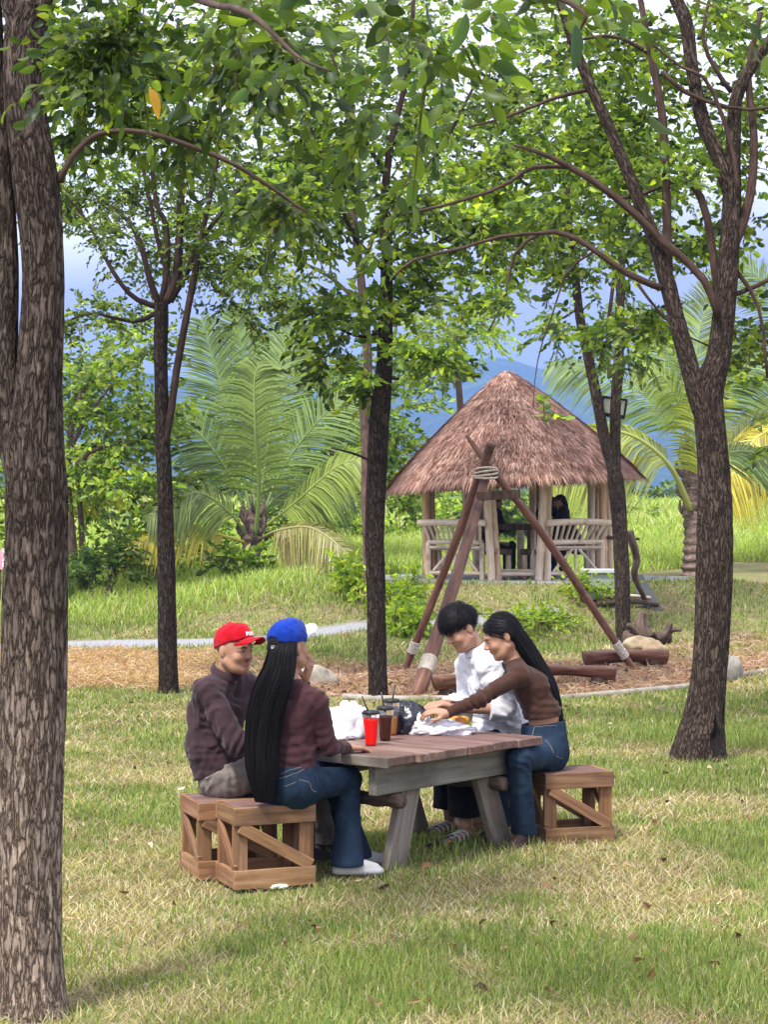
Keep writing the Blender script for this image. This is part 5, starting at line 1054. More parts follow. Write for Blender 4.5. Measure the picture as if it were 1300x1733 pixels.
        F3.cut(lg['waist'], nrm(J['belly']-J['pel']) if lg.get('wn') is None else lg['wn'], J['belly'], .3)
        for s in 'LR': e2 = J['an'+s]+A([0, 0, lg.get('len', .0)-(.035 if lg.get('flare') else .01)]); F3.cut(e2, (0, 0, -1), e2, .13)
        v, q = F3.mesh(); c = np.tile(A(lg['col'], float), (len(v), 1))
        if lg.get('fade'):
            for s in 'LR':
                ab = J['kn'+s]-J['hip'+s]; t = np.clip(((v-J['hip'+s])@ab)/(ab@ab), 0, 1); ax = J['hip'+s]+ab*t[:, None]; dd = np.linalg.norm(v-ax-A([0, 0, .06]), axis=1); c *= (1+lg['fade']*np.exp(-(dd/.05)**2)*np.sin(np.pi*t))[:, None]
        b = MB(); b.add(v, q, None, c); tr = b.build('trousers', lg.get('mat', 'cloth'), e, smooth=True)
        for ln_ in lg.get('seams', []):
            m = MB(); s_ = spline(A(ln_), 26); from mathutils.bvhtree import BVHTree
            bv = BVHTree.FromPolygons([tuple(x) for x in v], [tuple(int(y) for y in x) for x in q]); pp = []
            for x in s_: lo_, no_, _, _ = bv.find_nearest(Vector(x)); pp.append(A(lo_)+A(no_)*.001)
            m.tube(pp, .0011, 4, col=(.30, .27, .22)); m.build('seam', 'matte', tr)
    # ---- shoes
    for s in 'LR':
        sp_ = spec.get('shoe')
        if not sp_: continue
        a, t = J['an'+s], J['toe'+s]; d = t-a; d[2] = 0; d = nrm(d); gz0 = a[2]-.085; b0 = A([a[0], a[1], gz0]); F4 = Field(*bbox([a, t, a-d*.1], .10), .006)
        F4.cone(b0-d*.045+A([0, 0, .022]), b0+d*.145+A([0, 0, .020]), .033, .036, .02, flat=((0, 0, 1), .55)); F4.cone(b0-d*.03+A([0, 0, .05]), b0+d*.02+A([0, 0, .085]), .040, .040, .02); F4.cone(b0+d*.02+A([0, 0, .06]), b0+d*.135+A([0, 0, .032]), .036, .028, .02); F4.cut(b0, (0, 0, -1))
        v, q = F4.mesh(); c = np.tile(A(sp_, float), (len(v), 1)); c[v[:, 2] < gz0+.024] = A(sp_)*.9+.04; b = MB(); b.add(v, q, None, c); b.build('shoe', 'matte', e, smooth=True)
    if spec.get('sandal'):
        for s in 'LR':
            a, t = J['an'+s], J['toe'+s]; d = t-a; d[2] = 0; d = nrm(d); sd = np.cross(d, A([0, 0, 1.])); m = MB(); z0 = a[2]-.088
            m.tube(A([a-d*.05, a+d*.04, a+d*.12, t+d*.05])*A([1, 1, 0])+A([0, 0, z0+.01]), [.036, .038, .044, .03], 14, sq=.3, col=(.02, .02, .02)); sa = m.build('sandal', 'plastic', e, smooth=True); m = MB()
            for q in (.03, .065, .10, .135):
                cc = a+d*q; an = np.linspace(0, np.pi, 9); m.tube(A([cc[0], cc[1], z0+.015])+np.cos(an)[:, None]*sd*.044+np.sin(an)[:, None]*A([0, 0, .055-.2*q])+d*.012*np.sin(an*2)[:, None], .0055, 6, col=(.5, .5, .5))
            m.build('strap', 'plastic', sa, smooth=True)
    # ---- hair
    hr = spec.get('hair'); Lh = lambda x, y, z: hc+HM@A([x, y, z]); hcol = (.007, .006, .007)
    if hr in ('short', 'cover', 'long'):
        F5 = Field(hc-.17, hc+.19, .0048)
        if hr == 'short':
            F5.ell(Lh(0, -.018, .060), (.084, .106, .082), HM, .02); F5.ell(Lh(0, .055, .085), (.062, .055, .046), HM, .03); F5.ell(Lh(.01, .088, .058), (.052, .026, .036), HM, .02); F5.ell(Lh(0, .0, .125), (.06, .07, .04), HM, .03)
            F5.ell(Lh(0, .10, -.04), (.10, .085, .085), HM, .012, 's'); F5.cut(Lh(0, -.05, -.02), HM@A([0, -.25, -1]))
            for sg in (-1, 1): F5.ell(Lh(.09*sg, .02, -.02), (.03, .05, .05), HM, .01, 's')
        else:
            F5.ell(Lh(0, -.018, .040), (.081, .104, .093) if hr == 'long' else (.074, .094, .080), HM, .02); F5.cone(Lh(0, -.055, 0), Lh(0, -.06, -.08), .062, .05, .03)
            F5.ell(Lh(0, .085, -.045), (.082, .080, .105), HM, .01, 's')
            for sg in (-1, 1): F5.ell(Lh(.088*sg, .012, -.028), (.028, .036, .040), HM, .008, 's')
        F5.noise(lambda p: .0025*vn(((p-hc)@HM)*A([160, 30, 60]), 5)+.004*vn(p*30, 6)); v, q = F5.mesh(); b = MB(); b.add(v, q, v, hcol)
        n = 900 if hr == 'short' else 0
        if n and fine:     # loose tufts standing off the mass
            n = 2600; k = rng.integers(0, len(v), n); o = v[k]; loc = (o-hc)@HM; nl_ = unit(loc*A([1.3, .9, 1.0])+A([0, .01, -.05])); fl = unit(np.stack([loc[:, 0]*5+.15, .8-(loc[:, 1] < -.04)*1.2, -.25-3*np.maximum(np.abs(loc[:, 1])-.05, 0)], 1)+rng.normal(size=loc.shape)*.22); fl = unit(fl-nl_*(fl*nl_).sum(1)[:, None])
            n1 = nl_@HM.T; f1 = fl@HM.T; sd = np.cross(n1, f1); L = (.022+.030*rng.random(n))[:, None]; w = .0016; lf_ = (.003+.005*rng.random(n))[:, None]; q1 = o+f1*L*.5+n1*lf_; q2 = o+f1*L+n1*lf_*.4-HM[:, 2]*.004
            vv = np.stack([o-sd*w, o+sd*w, q1+sd*w, q1-sd*w, q2], 1); ii = np.arange(n)*5
            b.add(vv.reshape(-1, 3), [np.stack([ii, ii+1, ii+2, ii+3], 1), np.stack([ii+3, ii+2, ii+4], 1)], None, hcol)
        if hr == 'long' and fine:
            k = rng.integers(0, len(v), 2600); o = v[k]; loc = (o-hc)@HM; nl_ = unit(loc*A([1.4, .9, 1.0])+A([0, .01, -.02])); fl = unit(np.stack([np.sign(loc[:, 0])*.45, -.75+0*loc[:, 0], -.55-2.2*np.maximum(-loc[:, 1], 0)], 1)); fl = unit(fl-nl_*(fl*nl_).sum(1)[:, None])
            n1 = nl_@HM.T; f1 = fl@HM.T; sd = np.cross(n1, f1); L = (.035+.035*rng.random(len(k)))[:, None]; w = .0013; q1 = o+f1*L*.5+n1*.0022; q2 = o+f1*L-n1*.003
            vv = np.stack([o-sd*w-n1*.001, o+sd*w-n1*.001, q1+sd*w, q1-sd*w, q2], 1); ii = np.arange(len(k))*5; b.add(vv.reshape(-1, 3), [np.stack([ii, ii+1, ii+2, ii+3], 1), np.stack([ii+3, ii+2, ii+4], 1)], None, np.repeat(A(hcol)*(.5+1.3*rng.random(len(k)))[:, None], 5, 0))
        ho = b.build('hair', 'hair', e, smooth=True)
    if 'fall' in spec:   # long hair: strands along a guide, rows (point, half width vector, depth vector)
        gd = spec['fall']; C_ = spline(A([r[0] for r in gd]), 40); W_ = spline(A([r[1] for r in gd]), 40); D_ = spline(A([r[2] for r in gd]), 40); m = MB(); ns = 2600
        u = rng.random(ns)*2-1; w = rng.random(ns)*2*np.pi; rad = np.sqrt(rng.random(ns)); end = 40-(rng.random(ns)**1.6*9).astype(int)
        for i in range(ns):
            ca, sa = math.cos(w[i])*rad[i]**.5, math.sin(w[i])*rad[i]**.5; ph = rng.random()*6; fly = 1.0+(.12 if i % 30 == 0 else 0); ca *= fly; sa *= fly; en = end[i]; tt_ = np.linspace(0, 1, 40)[:en, None]
            pth = C_[:en]+W_[:en]*(ca+.06*np.sin(tt_*5+ph))+D_[:en]*(sa+.08*np.cos(tt_*4+ph)); sel = np.unique(np.linspace(0, en-1, 16).astype(int)); r_ = .0019*np.sin(np.clip(np.linspace(.15, 1, len(sel)), 0, 1)*np.pi*.97)**.4+.0006
            m.tube(pth[sel], r_, 3, False, col=tuple(A(hcol)*random.uniform(.7, 1.35)))
        m.tube(C_[7:36], np.minimum(np.linalg.norm(D_[7:36], axis=1), np.linalg.norm(W_[7:36], axis=1))*.74, 14, True, col=A(hcol)*.6, sq=None) if spec.get('core', 1) else None
        b = m; b.build('long_hair' if hr else 'hair', 'hair', e, smooth=True)
    # ---- cap
    if 'cap' in spec:
        cp = spec['cap']; F6 = Field(hc-.18, hc+.22, .0048); F6.ell(Lh(0, -.012, .046), A([.084, .105, .092])*cp.get('s', 1), HM, .01); F6.ell(Lh(0, .035, .068), A([.064, .066, .066])*cp.get('s', 1), HM, .03)
        F6.cut(Lh(0, 0, cp.get('cz', .030)), HM@A([0, cp.get('ct', -.12), -1])); 
        if cp.get('hole'): F6.ell(Lh(0, -.125, .042), (.036, .03, .030), HM, .006, 's')
        F6.noise(lambda p: .0035*vn(p*30, 8)+.003*(1-np.abs(vn(p*A([40, 40, 26]), 18))*2)+.0012*np.exp(-(np.sin(3*np.arctan2(((p-hc)@HM)[:, 0], ((p-hc)@HM)[:, 1]+.01))/.12)**2)); v, q = F6.mesh(); b = MB(); b.add(v, q, None, cp['col']); co = b.build('cap', 'cloth', e, smooth=True)
        a = np.linspace(-1, 1, 25); t = np.linspace(0, 1, 10); AA, TT = np.meshgrid(a, t, indexing='ij'); L_ = cp.get('len', .085); x = AA*.080*(1-.10*TT**2); y = .058+.052*np.sqrt(np.clip(1-AA**2*.92, 0, 1))-.01+TT*L_*np.sqrt(np.clip(1-AA**4, 0, 1)); z = cp.get('vz', .044)-cp.get('arc', .026)*AA**2-TT*.030*cp.get('dip', 1)-.012*TT*AA**2
        top = np.stack([x, y, z+.004], -1); bot = np.stack([x, y, z-.001], -1); i = np.arange(250).reshape(25, 10); qd = np.stack([i[:-1, :-1], i[1:, :-1], i[1:, 1:], i[:-1, 1:]], -1).reshape(-1, 4)
        vv = np.concatenate([top.reshape(-1, 3), bot.reshape(-1, 3)])@HM.T+hc; rim = np.concatenate([i[:, -1], i[-1, ::-1], i[::-1, 0], i[0]]); rq = np.stack([rim[:-1], rim[1:], rim[1:]+250, rim[:-1]+250], 1)
        b = MB(); b.add(vv, [qd[:, ::-1], qd+250, rq], None, cp.get('vcol', cp['col'])); b.build('visor', 'cloth', co, smooth=True)
        if cp.get('text'):
            tv, tf = textmesh(cp['text'], .024, .0012, .0009, align='CENTER'); from mathutils.bvhtree import BVHTree
            bv = BVHTree.FromPolygons([tuple(x) for x in v], [tuple(int(y) for y in x) for x in q]); vv = []; c0_ = Lh(0, .01, .05)
            for x, y, z in tv:
                th, ph = -x/.085-.12, .36+y/.085; dr = HM@A([math.sin(th)*math.cos(ph), math.cos(th)*math.cos(ph), math.sin(ph)]); hit = bv.ray_cast(Vector(c0_+dr*.3), Vector(-dr)); vv.append(A(hit[0])+dr*(.0015+z) if hit[0] else c0_+dr*.1)
            b = MB(); vv = A(vv)
            b.add(vv, tf, None, (.8, .78, .8)); b.build('lettering', 'plastic', co)
        if cp.get('strap'):
            b = MB(); an = np.linspace(-1, 1, 14); b.tube(A([Lh(.040*x, -.118+.02*x*x, .022) for x in an]), .008, 8, sq=.4, col=cp['col']); b.box(Lh(.012, -.124, .022), (.022, .006, .014), HM, .001, (.8, .8, .82)); b.build('strap', 'plastic', co, smooth=True)
    return e
V = lambda px, py, d: P(px, py, d)
# man with the red cap
J = dict(pel=A([-.80, 9.50, .475]), belly=A([-.845, 9.49, .62]), chest=A([-.835, 9.49, .80]), neck=A([-.800, 9.47, .945]), head=V(396, 1101, 9.42), hf=A([.80, -.58, -.04]), hu=A([.08, -.03, 1]),
         shR=A([-.875, 9.34, .900]), shL=A([-.71, 9.64, .905]), elR=A([-.725, 9.25, .655]), elL=A([-.56, 9.76, .68]), wrR=A([-.50, 9.33, .70]), wrL=A([-.36, 9.68, .655]),
         hipR=A([-.78, 9.41, .465]), hipL=A([-.79, 9.60, .465]), knR=A([-.40, 9.47, .505]), knL=A([-.38, 9.72, .505]), anR=A([-.42, 9.62, .085]), anL=A([-.30, 9.80, .085]), toeR=A([-.25, 9.66, .04]), toeL=A([-.15, 9.84, .04]))
person(J, 'smiling man with a moustache in a red cap and dark purple-brown shirt', dict(seed=1, moustache=.85, hair='crop', skin=(.40, .215, .135),
    handR=((.9, .35, -.05), (0, 0, -1), 1, .35), handL=((.85, -.4, -.15), (0, 0, -1), -1, .25),
    top=dict(col=(.050, .029, .034), o=.008, sl=.005, hem=A([-.83, 9.49, .50]), hemn=(.42, 0, -.9), loose=True, amp=.014, cr=.009, collar=True, nk=1.0, endL=.95, endR=.95, name='shirt'),
    legs=dict(col=(.19, .165, .145), waist=A([-.83, 9.5, .60]), o=.006, amp=.011, cuff=.055), shoe=(.06, .05, .05),
    cap=dict(col=(.44, .004, .014), text='PONY', len=.078, cz=.034, ct=.34, vz=.071, dip=-.25, arc=.036)))
# woman with the blue cap, seen from behind
hd = V(488, 1096, 9.13)
J = dict(pel=A([-.455, 9.13, .482]), belly=A([-.455, 9.12, .62]), chest=A([-.455, 9.13, .80]), neck=A([-.455, 9.13, .945]), head=hd, hf=A([.62, .78, .10]),
         shR=A([-.320, 9.03, .885]), shL=A([-.585, 9.24, .885]), elR=V(556, 1264, 9.08), elL=A([-.47, 9.46, .74]), wrR=V(588, 1265, 9.30), wrL=V(517, 1150, 9.36),
         hipR=A([-.395, 9.06, .475]), hipL=A([-.53, 9.20, .475]), knR=V(590, 1318, 9.36), knL=A([-.27, 9.52, .50]), anR=V(588, 1452, 9.26), anL=V(602, 1438, 9.52), toeR=V(640, 1466, 9.28), toeL=V(632, 1446, 9.55))
dn = A([0, 0, -1.]); LW = A([-.85, .5, 0])
lay = lambda px, py, d_, w, t: (V(px, py, d_), nrm(A([1, -.45, 0]))*w, nrm(A([.45, 1, 0]))*t)
jean = (.015, .029, .053)
person(J, 'woman in a blue cap with very long black hair, seen from behind in jeans', dict(seed=2, female=True, skin=(.38, .20, .125), hair='cover',
    handR=((.75, .6, -.10), (0, 0, -1), 1, .25), handL=((.25, -.30, .9), (-.7, .3, .3), 1, .55),
    top=dict(col=(.070, .030, .034), o=.004, hem=A([-.455, 9.13, .535]), hemn=(.0, .0, -1), amp=.008, cr=.008, nk=.8, endL=.97, endR=.97, name='top'),
    legs=dict(col=jean, waist=A([-.455, 9.12, .585]), o=.006, amp=.005, flare=.082, mat='denim', fade=.9, seams=[[V(474, 1318, 9.0), V(500, 1310, 9.0), V(520, 1298, 9.0)], [V(485, 1330, 9.0), V(512, 1322, 9.0), V(524, 1334, 9.0), V(540, 1342, 9.0)], [V(470, 1308, 8.95), V(500, 1298, 8.95), V(522, 1290, 8.98)]]), shoe=(.5, .5, .5),
    cap=dict(col=(.007, .036, .30), vcol=(.62, .60, .66), hole=True, strap=True, len=.088, vz=.058, dip=-1.0, s=1.03),
    fall=[lay(486, 1078, 9.10, .040, .03), lay(480, 1092, 9.06, .062, .05), lay(474, 1125, 9.03, .076, .05), lay(462, 1160, 9.01, .092, .05), lay(449, 1205, 9.00, .088, .045), lay(443, 1260, 8.99, .080, .045), lay(443, 1310, 8.97, .074, .045), lay(448, 1357, 8.96, .046, .030)]))
# man in white
J = dict(pel=A([.655, 10.80, .475]), belly=A([.665, 10.80, .62]), chest=A([.635, 10.82, .80]), neck=V(812, 1112, 10.84), head=V(782, 1066, 10.80), hf=A([-.82, -.42, -.48]), hu=A([-.5, -.1, 1]),
         shL=A([.61, 10.67, .915]), shR=A([.50, 11.00, .915]), elL=A([.665, 10.56, .70]), elR=A([.50, 11.02, .66]), wrL=A([.405, 10.50, .70]), wrR=V(752, 1190, 10.70),
         hipL=A([.655, 10.71, .465]), hipR=A([.645, 10.89, .465]), knL=A([.42, 10.42, .49]), knR=A([.36, 10.66, .49]), anL=A([.44, 10.22, .10]), anR=A([.365, 10.52, .10]), toeL=A([.33, 10.10, .035]), toeR=A([.27, 10.42, .035]))
person(J, 'young man in a white shirt and black trousers bending over the food on the right', dict(seed=3, skin=(.37, .20, .13), hair='short', barefoot=True, sandal=True,
    handL=((-.85, -.1, .15), (-.3, .5, -.6), 1, .75), handR=((-.8, -.45, -.05), (-.2, -.1, -.9), -1, .7),
    top=dict(col=(.66, .66, .70), o=.018, sl=.006, hem=A([.655, 10.80, .515]), hemn=(0, 0, -1), loose=True, amp=.018, cr=.009, collar=True, band=True, nk=.9, endL=.30, endR=.75, name='shirt'),
    legs=dict(col=(.008, .008, .009), waist=A([.655, 10.8, .60]), o=.012, amp=.008, cuff=.075, len=.06)))
# woman on the right
J = dict(pel=A([.885, 10.38, .480]), belly=V(920, 1208, 10.39), chest=V(898, 1160, 10.40), neck=V(868, 1121, 10.40), head=V(849, 1078, 10.38), hf=A([-.88, -.16, -.40]), hu=A([-.4, 0, 1]),
         shL=V(879, 1143, 10.25), shR=V(874, 1137, 10.56), elL=V(812, 1184, 10.13), elR=V(828, 1190, 10.66), wrL=V(757, 1207, 10.10), wrR=V(765, 1196, 10.44),
         hipL=A([.885, 10.30, .475]), hipR=A([.865, 10.46, .475]), knL=A([.71, 9.98, .49]), knR=A([.60, 10.22, .49]), anL=A([.745, 10.06, .09]), anR=A([.62, 10.30, .09]), toeL=A([.66, 9.93, .04]), toeR=A([.52, 10.18, .04]))
lay2 = lambda px, py, d_, w, t: (V(px, py, d_), A([.93, 0, .35])*w, A([.0, 1, 0])*t)
person(J, 'woman with long black hair, brown cropped top and blue jeans reaching across the table', dict(seed=4, female=True, skin=(.40, .215, .135), hair='long',
    handL=((-.9, .05, .12), (-.15, .3, -.9), 1, .6), handR=((-.85, -.25, .12), (-.1, -.2, -.9), -1, .6),
    top=dict(col=(.055, .026, .018), o=.004, hem=V(916, 1213, 10.39), hemn=(.15, 0, -1), amp=.007, cr=.006, nk=1.12, endL=.98, endR=.98, name='top'),
    legs=dict(col=jean, waist=V(920, 1222, 10.39), wn=(-.12, 0, 1), o=.006, amp=.005, mat='denim', cuff=.06, fade=.7, seams=[[V(888, 1228, 10.2), V(918, 1226, 10.2), V(952, 1228, 10.25)], [V(926, 1240, 10.2), V(931, 1262, 10.2), V(934, 1276, 10.2), V(952, 1284, 10.25)]]), shoe=(.05, .03, .025),
    fall=[lay2(856, 1062, 10.385, .022, .03), lay2(868, 1066, 10.39, .042, .062), lay2(884, 1090, 10.40, .050, .074), lay2(908, 1125, 10.41, .046, .09), lay2(930, 1160, 10.42, .036, .10), lay2(943, 1200, 10.43, .026, .095), lay2(952, 1240, 10.43, .014, .07)]))
# three people inside the hut
def hutperson(px, py, d_, face, label, lean, skin=(.30, .16, .10), col=(.012, .011, .013)):
    hp = V(px, py, d_); fx = nrm(face); lf = A([-fx[1], fx[0], 0]); z0 = HG; pel = A([hp[0], hp[1], z0+.52])-fx*(lean+.05); ch = pel*.35+hp*.65-A([0, 0, .11]); nk = hp-fx*.06-A([0, 0, .10])
    J = dict(pel=pel, belly=pel*.6+ch*.4, chest=ch-A([0, 0, .05]), neck=nk, head=hp, hf=fx+A([0, 0, -.45]), shL=nk+lf*.17-A([0, 0, .05]), shR=nk-lf*.17-A([0, 0, .05]))
    for s, g in (('L', 1), ('R', -1)):
        J['el'+s] = J['sh'+s]+fx*.10-A([0, 0, .24]); J['wr'+s] = J['el'+s]+fx*.22-lf*g*.05+A([0, 0, .06]); J['hip'+s] = pel+lf*g*.09; J['kn'+s] = pel+lf*g*.1+fx*.38; J['an'+s] = J['kn'+s]-A([0, 0, .41]); J['toe'+s] = J['an'+s]+fx*.13-A([0, 0, .05])
    person(J, label, dict(seed=9, skin=skin, hair='cover', group='people in the hut', handL=(fx, (0, 0, -1), -1, .4), handR=(fx, (0, 0, -1), 1, .4), top=dict(col=col, o=.02, hem=pel-A([0, 0, .03]), hemn=(0, 0, -1), amp=.01, endL=.25, endR=.25), legs=dict(col=(.02, .02, .025), waist=pel+A([0, 0, .08]), o=.01), shoe=(.05, .05, .05)), fine=False)
# ================================================================ THATCHED HUT
HG = .82; hut = empty('thatched_hut', (HX, HY, HG), 'round open hut with a conical brown thatched roof on bamboo posts', 'hut')
def Hh(x, y, z): return A([HX+x, HY+y, HG+z])
def bam(mb, a, b, r, nodes=True, col=None, n=12):
    a, b = A(a, float), A(b, float); L = np.linalg.norm(b-a); m_ = max(8, int(L/.035)); t = np.linspace(0, 1, m_); s = t*L
    rr = r*(1+(.14*np.exp(-(((s+.07) % .28-.02)/.012)**2) if nodes else 0)+0*t); bow = .012*L*np.sin(np.pi*t)
    c = tuple(A([1, 1, 1])*random.uniform(.8, 1.1)) if col is None else col
    mb.tube(a+(b-a)*t[:, None]+A([0, 0, 1.])*bow[:, None]*.3, rr, n, col=c)
posts = [(-1.36, -.45), (-.38, -1.22), (.34, -1.22), (1.45, -.35), (1.38, .85), (.45, 1.4), (-.5, 1.4), (-1.36, .75)]
ez_ = lambda x: 1.52+.055*x+.05
for k, (x, y) in enumerate(posts):
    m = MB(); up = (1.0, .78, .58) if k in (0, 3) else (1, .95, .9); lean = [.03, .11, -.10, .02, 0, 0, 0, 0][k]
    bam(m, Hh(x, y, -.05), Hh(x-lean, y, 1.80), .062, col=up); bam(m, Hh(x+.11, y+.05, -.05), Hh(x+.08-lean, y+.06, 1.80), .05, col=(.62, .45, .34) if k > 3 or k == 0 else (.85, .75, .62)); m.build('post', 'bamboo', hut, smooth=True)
# roof
RA = Hh(-.08, 0, 3.34); NR, NC = 40, 120
def roofp(t, a):   # t 0 apex .. 1 eave
    r = 1.93*t; ang = a; wob = 1+.03*np.sin(a*3+.5)+.015*np.sin(a*7)
    x = r*np.cos(ang)*wob*1.03; y = r*np.sin(ang)*.98*wob
    z = (RA[2]-HG)*(1-t)+t*(1.575+.11*np.cos(ang))-0+.06*np.sin(np.pi*t)
    return np.stack([HX-.08*(1-t)+x+.03*t, HY+y, HG+z], -1)
tt, aa = np.meshgrid(np.linspace(0.005, 1, NR), np.linspace(0, 2*np.pi, NC, endpoint=False), indexing='ij')
v = roofp(tt, aa); v = v+A([0, 0, 1.])*(.035*fbm(v*5, 5, 3)+.03*np.sin(tt*52)*.3)[..., None]; vi = v-A([0, 0, .10]); m = MB()
i = np.arange(NR*NC).reshape(NR, NC); j = np.roll(i, -1, 1); q = np.stack([i[:-1], i[1:], j[1:], j[:-1]], -1).reshape(-1, 4)
o2 = NR*NC; rim = np.stack([i[-1], i[-1]+o2, j[-1]+o2, j[-1]], -1)
m.add(np.concatenate([v.reshape(-1, 3), vi.reshape(-1, 3)]), [q, q[:, ::-1]+o2, rim], None, (.8, .8, .8))
n = 30000; t = np.sqrt(rng.random(n))*.99; t = np.round(t*17)/17+rng.normal(size=n)*.015; t = np.clip(t, .02, .99); a = rng.random(n)*2*np.pi
p0 = roofp(t, a); dn = unit(roofp(np.minimum(t+.02, 1.02), a)-p0); an_ = unit(np.cross(dn, A([0, 0, 1.]))); nor = unit(np.cross(an_, dn)); nor = nor*np.sign(nor[:, 2:3])
L = (.12+.16*rng.random(n))[:, None]; sw = rng.normal(size=(n, 1))*.18; w = (.006+.007*rng.random(n))[:, None]; lift = (.012+.03*rng.random(n))[:, None]
d2 = unit(dn+an_*sw+nor*(.05+.12*rng.random((n, 1)))); o = p0+nor*.02; e_ = o+d2*L+nor*lift*.3; eave = (t > .93)[:, None]; e_ = e_-A([0, 0, 1.])*eave*.07
vv = np.stack([o-an_*w, o+an_*w, (o+e_)/2+an_*w*.8+nor*lift*.4, (o+e_)/2-an_*w*.8+nor*lift*.4, e_], 1); ii = np.arange(n)*5
clump = fbm(p0*2.2, 77, 3); cc = (A([(1.0, .95, .92), (.7, .62, .58), (1.35, 1.3, 1.25), (.5, .42, .38)])[rng.integers(0, 4, n)])*(.85+.5*clump+.35*rng.random(n))[:, None]
m.add(vv.reshape(-1, 3), [np.stack([ii, ii+1, ii+2, ii+3], 1), np.stack([ii+3, ii+2, ii+4], 1)], None, np.repeat(cc, 5, 0))
n = 7000; a = rng.random(n)*2*np.pi; p0 = roofp(np.full(n, .965), a)+rng.normal(size=(n, 3))*A([.02, .02, .025])-A([0, 0, .03]); out_ = unit(p0-A([HX, HY, 0])*1-A([0, 0, 1])*p0[:, 2:3]); an_ = unit(np.cross(out_, A([0, 0, 1.]))); L = (.10+.15*rng.random(n))[:, None]
e_ = p0+out_*L*.75-A([0, 0, 1.])*L*.62+an_*rng.normal(size=(n, 1))*.03; w = .007
vv = np.stack([p0-an_*w, p0+an_*w, e_], 1); ii = np.arange(n)*3; m.add(vv.reshape(-1, 3), np.stack([ii, ii+1, ii+2], 1), None, np.repeat(cc[:n], 3, 0))
m.build('roof', 'thatch', hut)
m = MB()
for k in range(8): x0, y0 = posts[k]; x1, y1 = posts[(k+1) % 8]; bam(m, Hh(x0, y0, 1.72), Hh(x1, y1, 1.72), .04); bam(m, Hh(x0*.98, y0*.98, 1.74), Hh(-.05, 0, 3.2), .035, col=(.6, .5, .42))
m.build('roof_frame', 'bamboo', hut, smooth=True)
# floor rails
m = MB()
for y in (-1.12, -1.0): bam(m, Hh(-.36, y, .09+.04*(y > -1.1)), Hh(.36, y, .09+.04*(y > -1.1)), .035)
m.build('floor_rail', 'bamboo', hut, smooth=True)
def hbench(a, b, label, curve, inward):
    """bamboo bench with slatted back between two posts; a, b = ends of the back"""
    a, b = A(a, float), A(b, float); c = (a+b)/2; e = empty('bamboo_bench', c, label, 'bench', 'bamboo benches in the hut'); ax = nrm(b-a); L = np.linalg.norm(b-a); inn = nrm(inward); outw = -inn
    pt = lambda t, z, o=0.0: a+(b-a)*t+A([0, 0, z])+inn*o
    m = MB(); t = np.linspace(-.03, 1.03, 24); m.tube(A([pt(k, .885+.03*math.sin(math.pi*k)*curve, -.14-.05*math.sin(math.pi*k)) for k in t]), .052, 12, col=(1.05, 1.02, 1)); m.build('top_rail', 'bamboo', e, smooth=True)
    m = MB()
    for k in np.linspace(.10, .90, 11): bam(m, pt(k, .60, .0), pt(.5+(k-.5)*1.12, .88, -.14-.04*math.sin(math.pi*k)), .024, False, n=8)
    m.build('back_slats', 'bamboo', e, smooth=True)
    m = MB(); bam(m, pt(.06, .585, 0), pt(.94, .585, 0), .04); bam(m, pt(.06, .50, 0), pt(.94, .50, 0), .025); bam(m, pt(.03, .10, 0), pt(.97, .10, 0), .03); m.build('rails', 'bamboo', e, smooth=True)
    m = MB()
    for k in range(9): bam(m, pt(.05, .475, .05+.045*k), pt(.95, .475, .05+.045*k), .022, False, n=8)
    m.build('seat', 'bamboo', e, smooth=True)
    for k, o_ in ((.07, 0), (.93, 0), (.07, .42), (.93, .42)): m = MB(); bam(m, pt(k, -.02, o_), pt(k, .57 if o_ == 0 else .46, o_), .042); m.build('leg', 'bamboo', e, smooth=True)
    for q in ((.14, .12, .45, .48), (.86, .12, .55, .48), (.5, .1, .5, .48)): m = MB(); bam(m, pt(q[0], q[1], 0), pt(q[2], q[3], 0), .024, False); m.build('brace', 'bamboo', e, smooth=True)
hbench(Hh(.42, -1.22, 0), Hh(1.46, -.62, 0), 'bamboo bench with slatted back on the right side of the hut', .6, A([-.5, .86, 0]))
hbench(Hh(-1.42, -.72, 0), Hh(-.46, -1.18, 0), 'bamboo bench with slatted back on the left side of the hut', .4, A([.43, .9, 0]))
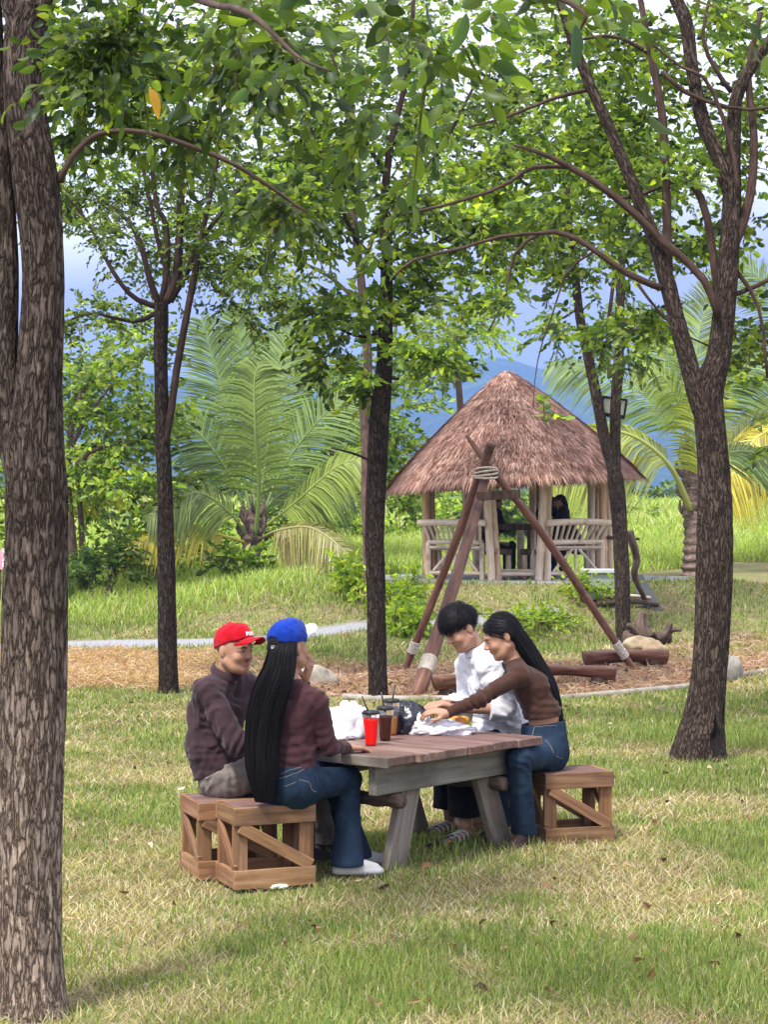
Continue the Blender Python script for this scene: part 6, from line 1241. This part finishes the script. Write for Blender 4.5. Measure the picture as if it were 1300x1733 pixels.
e = empty('hut_table', Hh(.08, -.1, 0), 'brown plank table on bamboo legs in the middle of the hut', 'table')
m = MB(); m.box(Hh(.03, -.15, .82), (1.0, .62, .10), None, .006, (.8, .75, .75)); m.build('tabletop', 'log_dark', e)
for x in (-.3, .12, .46):
    m = MB(); bam(m, Hh(x, -.4, 0), Hh(x, -.4, .77), .055); m.build('leg', 'bamboo', e, smooth=True)
m = MB(); m.box(Hh(.26, -.30, .38), (.05, .09, .76), None, .004); m.build('leg', 'log_dark', e)
def hstool(x, y, label):
    e = empty('log_stool', Hh(x, y, 0), label, 'stool', 'low stools in the hut'); m = MB(); m.box(Hh(x, y, .43), (.34, .3, .09), None, .01); m.build('seat', 'log_dark', e)
    for dx in (-.12, .12): m = MB(); bam(m, Hh(x+dx, y-.08, 0), Hh(x+dx, y-.08, .39), .045); m.build('leg', 'bamboo', e, smooth=True)
hstool(-.22, -.75, 'low stool with plank seat in the hut opening, left of its table')
hstool(.27, -.7, 'low stool with plank seat in the hut opening, right of its table')
stick([Hh(1.5, -.4, .66), Hh(1.75, -.45, .62), Hh(2.0, -.5, .63)], .03, 'dark pole end sticking out from the right bench of the hut', group=None)
hutperson(948, 850, 30.15, (-.95, .15, 0), 'person in a black shirt leaning forward behind the right bench of the hut', .22)
hutperson(934, 853, 30.75, (.35, .9, 0), 'person in dark clothes behind the right front post of the hut', .02)
hutperson(840, 852, 30.25, (.85, .3, 0), 'person in dark clothes sitting behind the left front post of the hut', .10)
# ================================================================ AIR
hz = MB(); hz.box((0, 1700, 145), (8000, 3900, 298), None, 0.01); ho = hz.build('haze', 'plastic', loc=(0, 500, 0)); tag(ho, kind='stuff', label='thin blue haze in the air towards the mountain')
nt, N, Lk, out = newmat('haze'); pv = N('ShaderNodeVolumePrincipled'); pv.inputs['Color'].default_value = (.30, .52, 1, 1); pv.inputs['Density'].default_value = .00046; pv.inputs['Anisotropy'].default_value = .2
Lk(pv.outputs[0], out.inputs['Volume']); ho.data.materials.clear(); ho.data.materials.append(M['haze'])
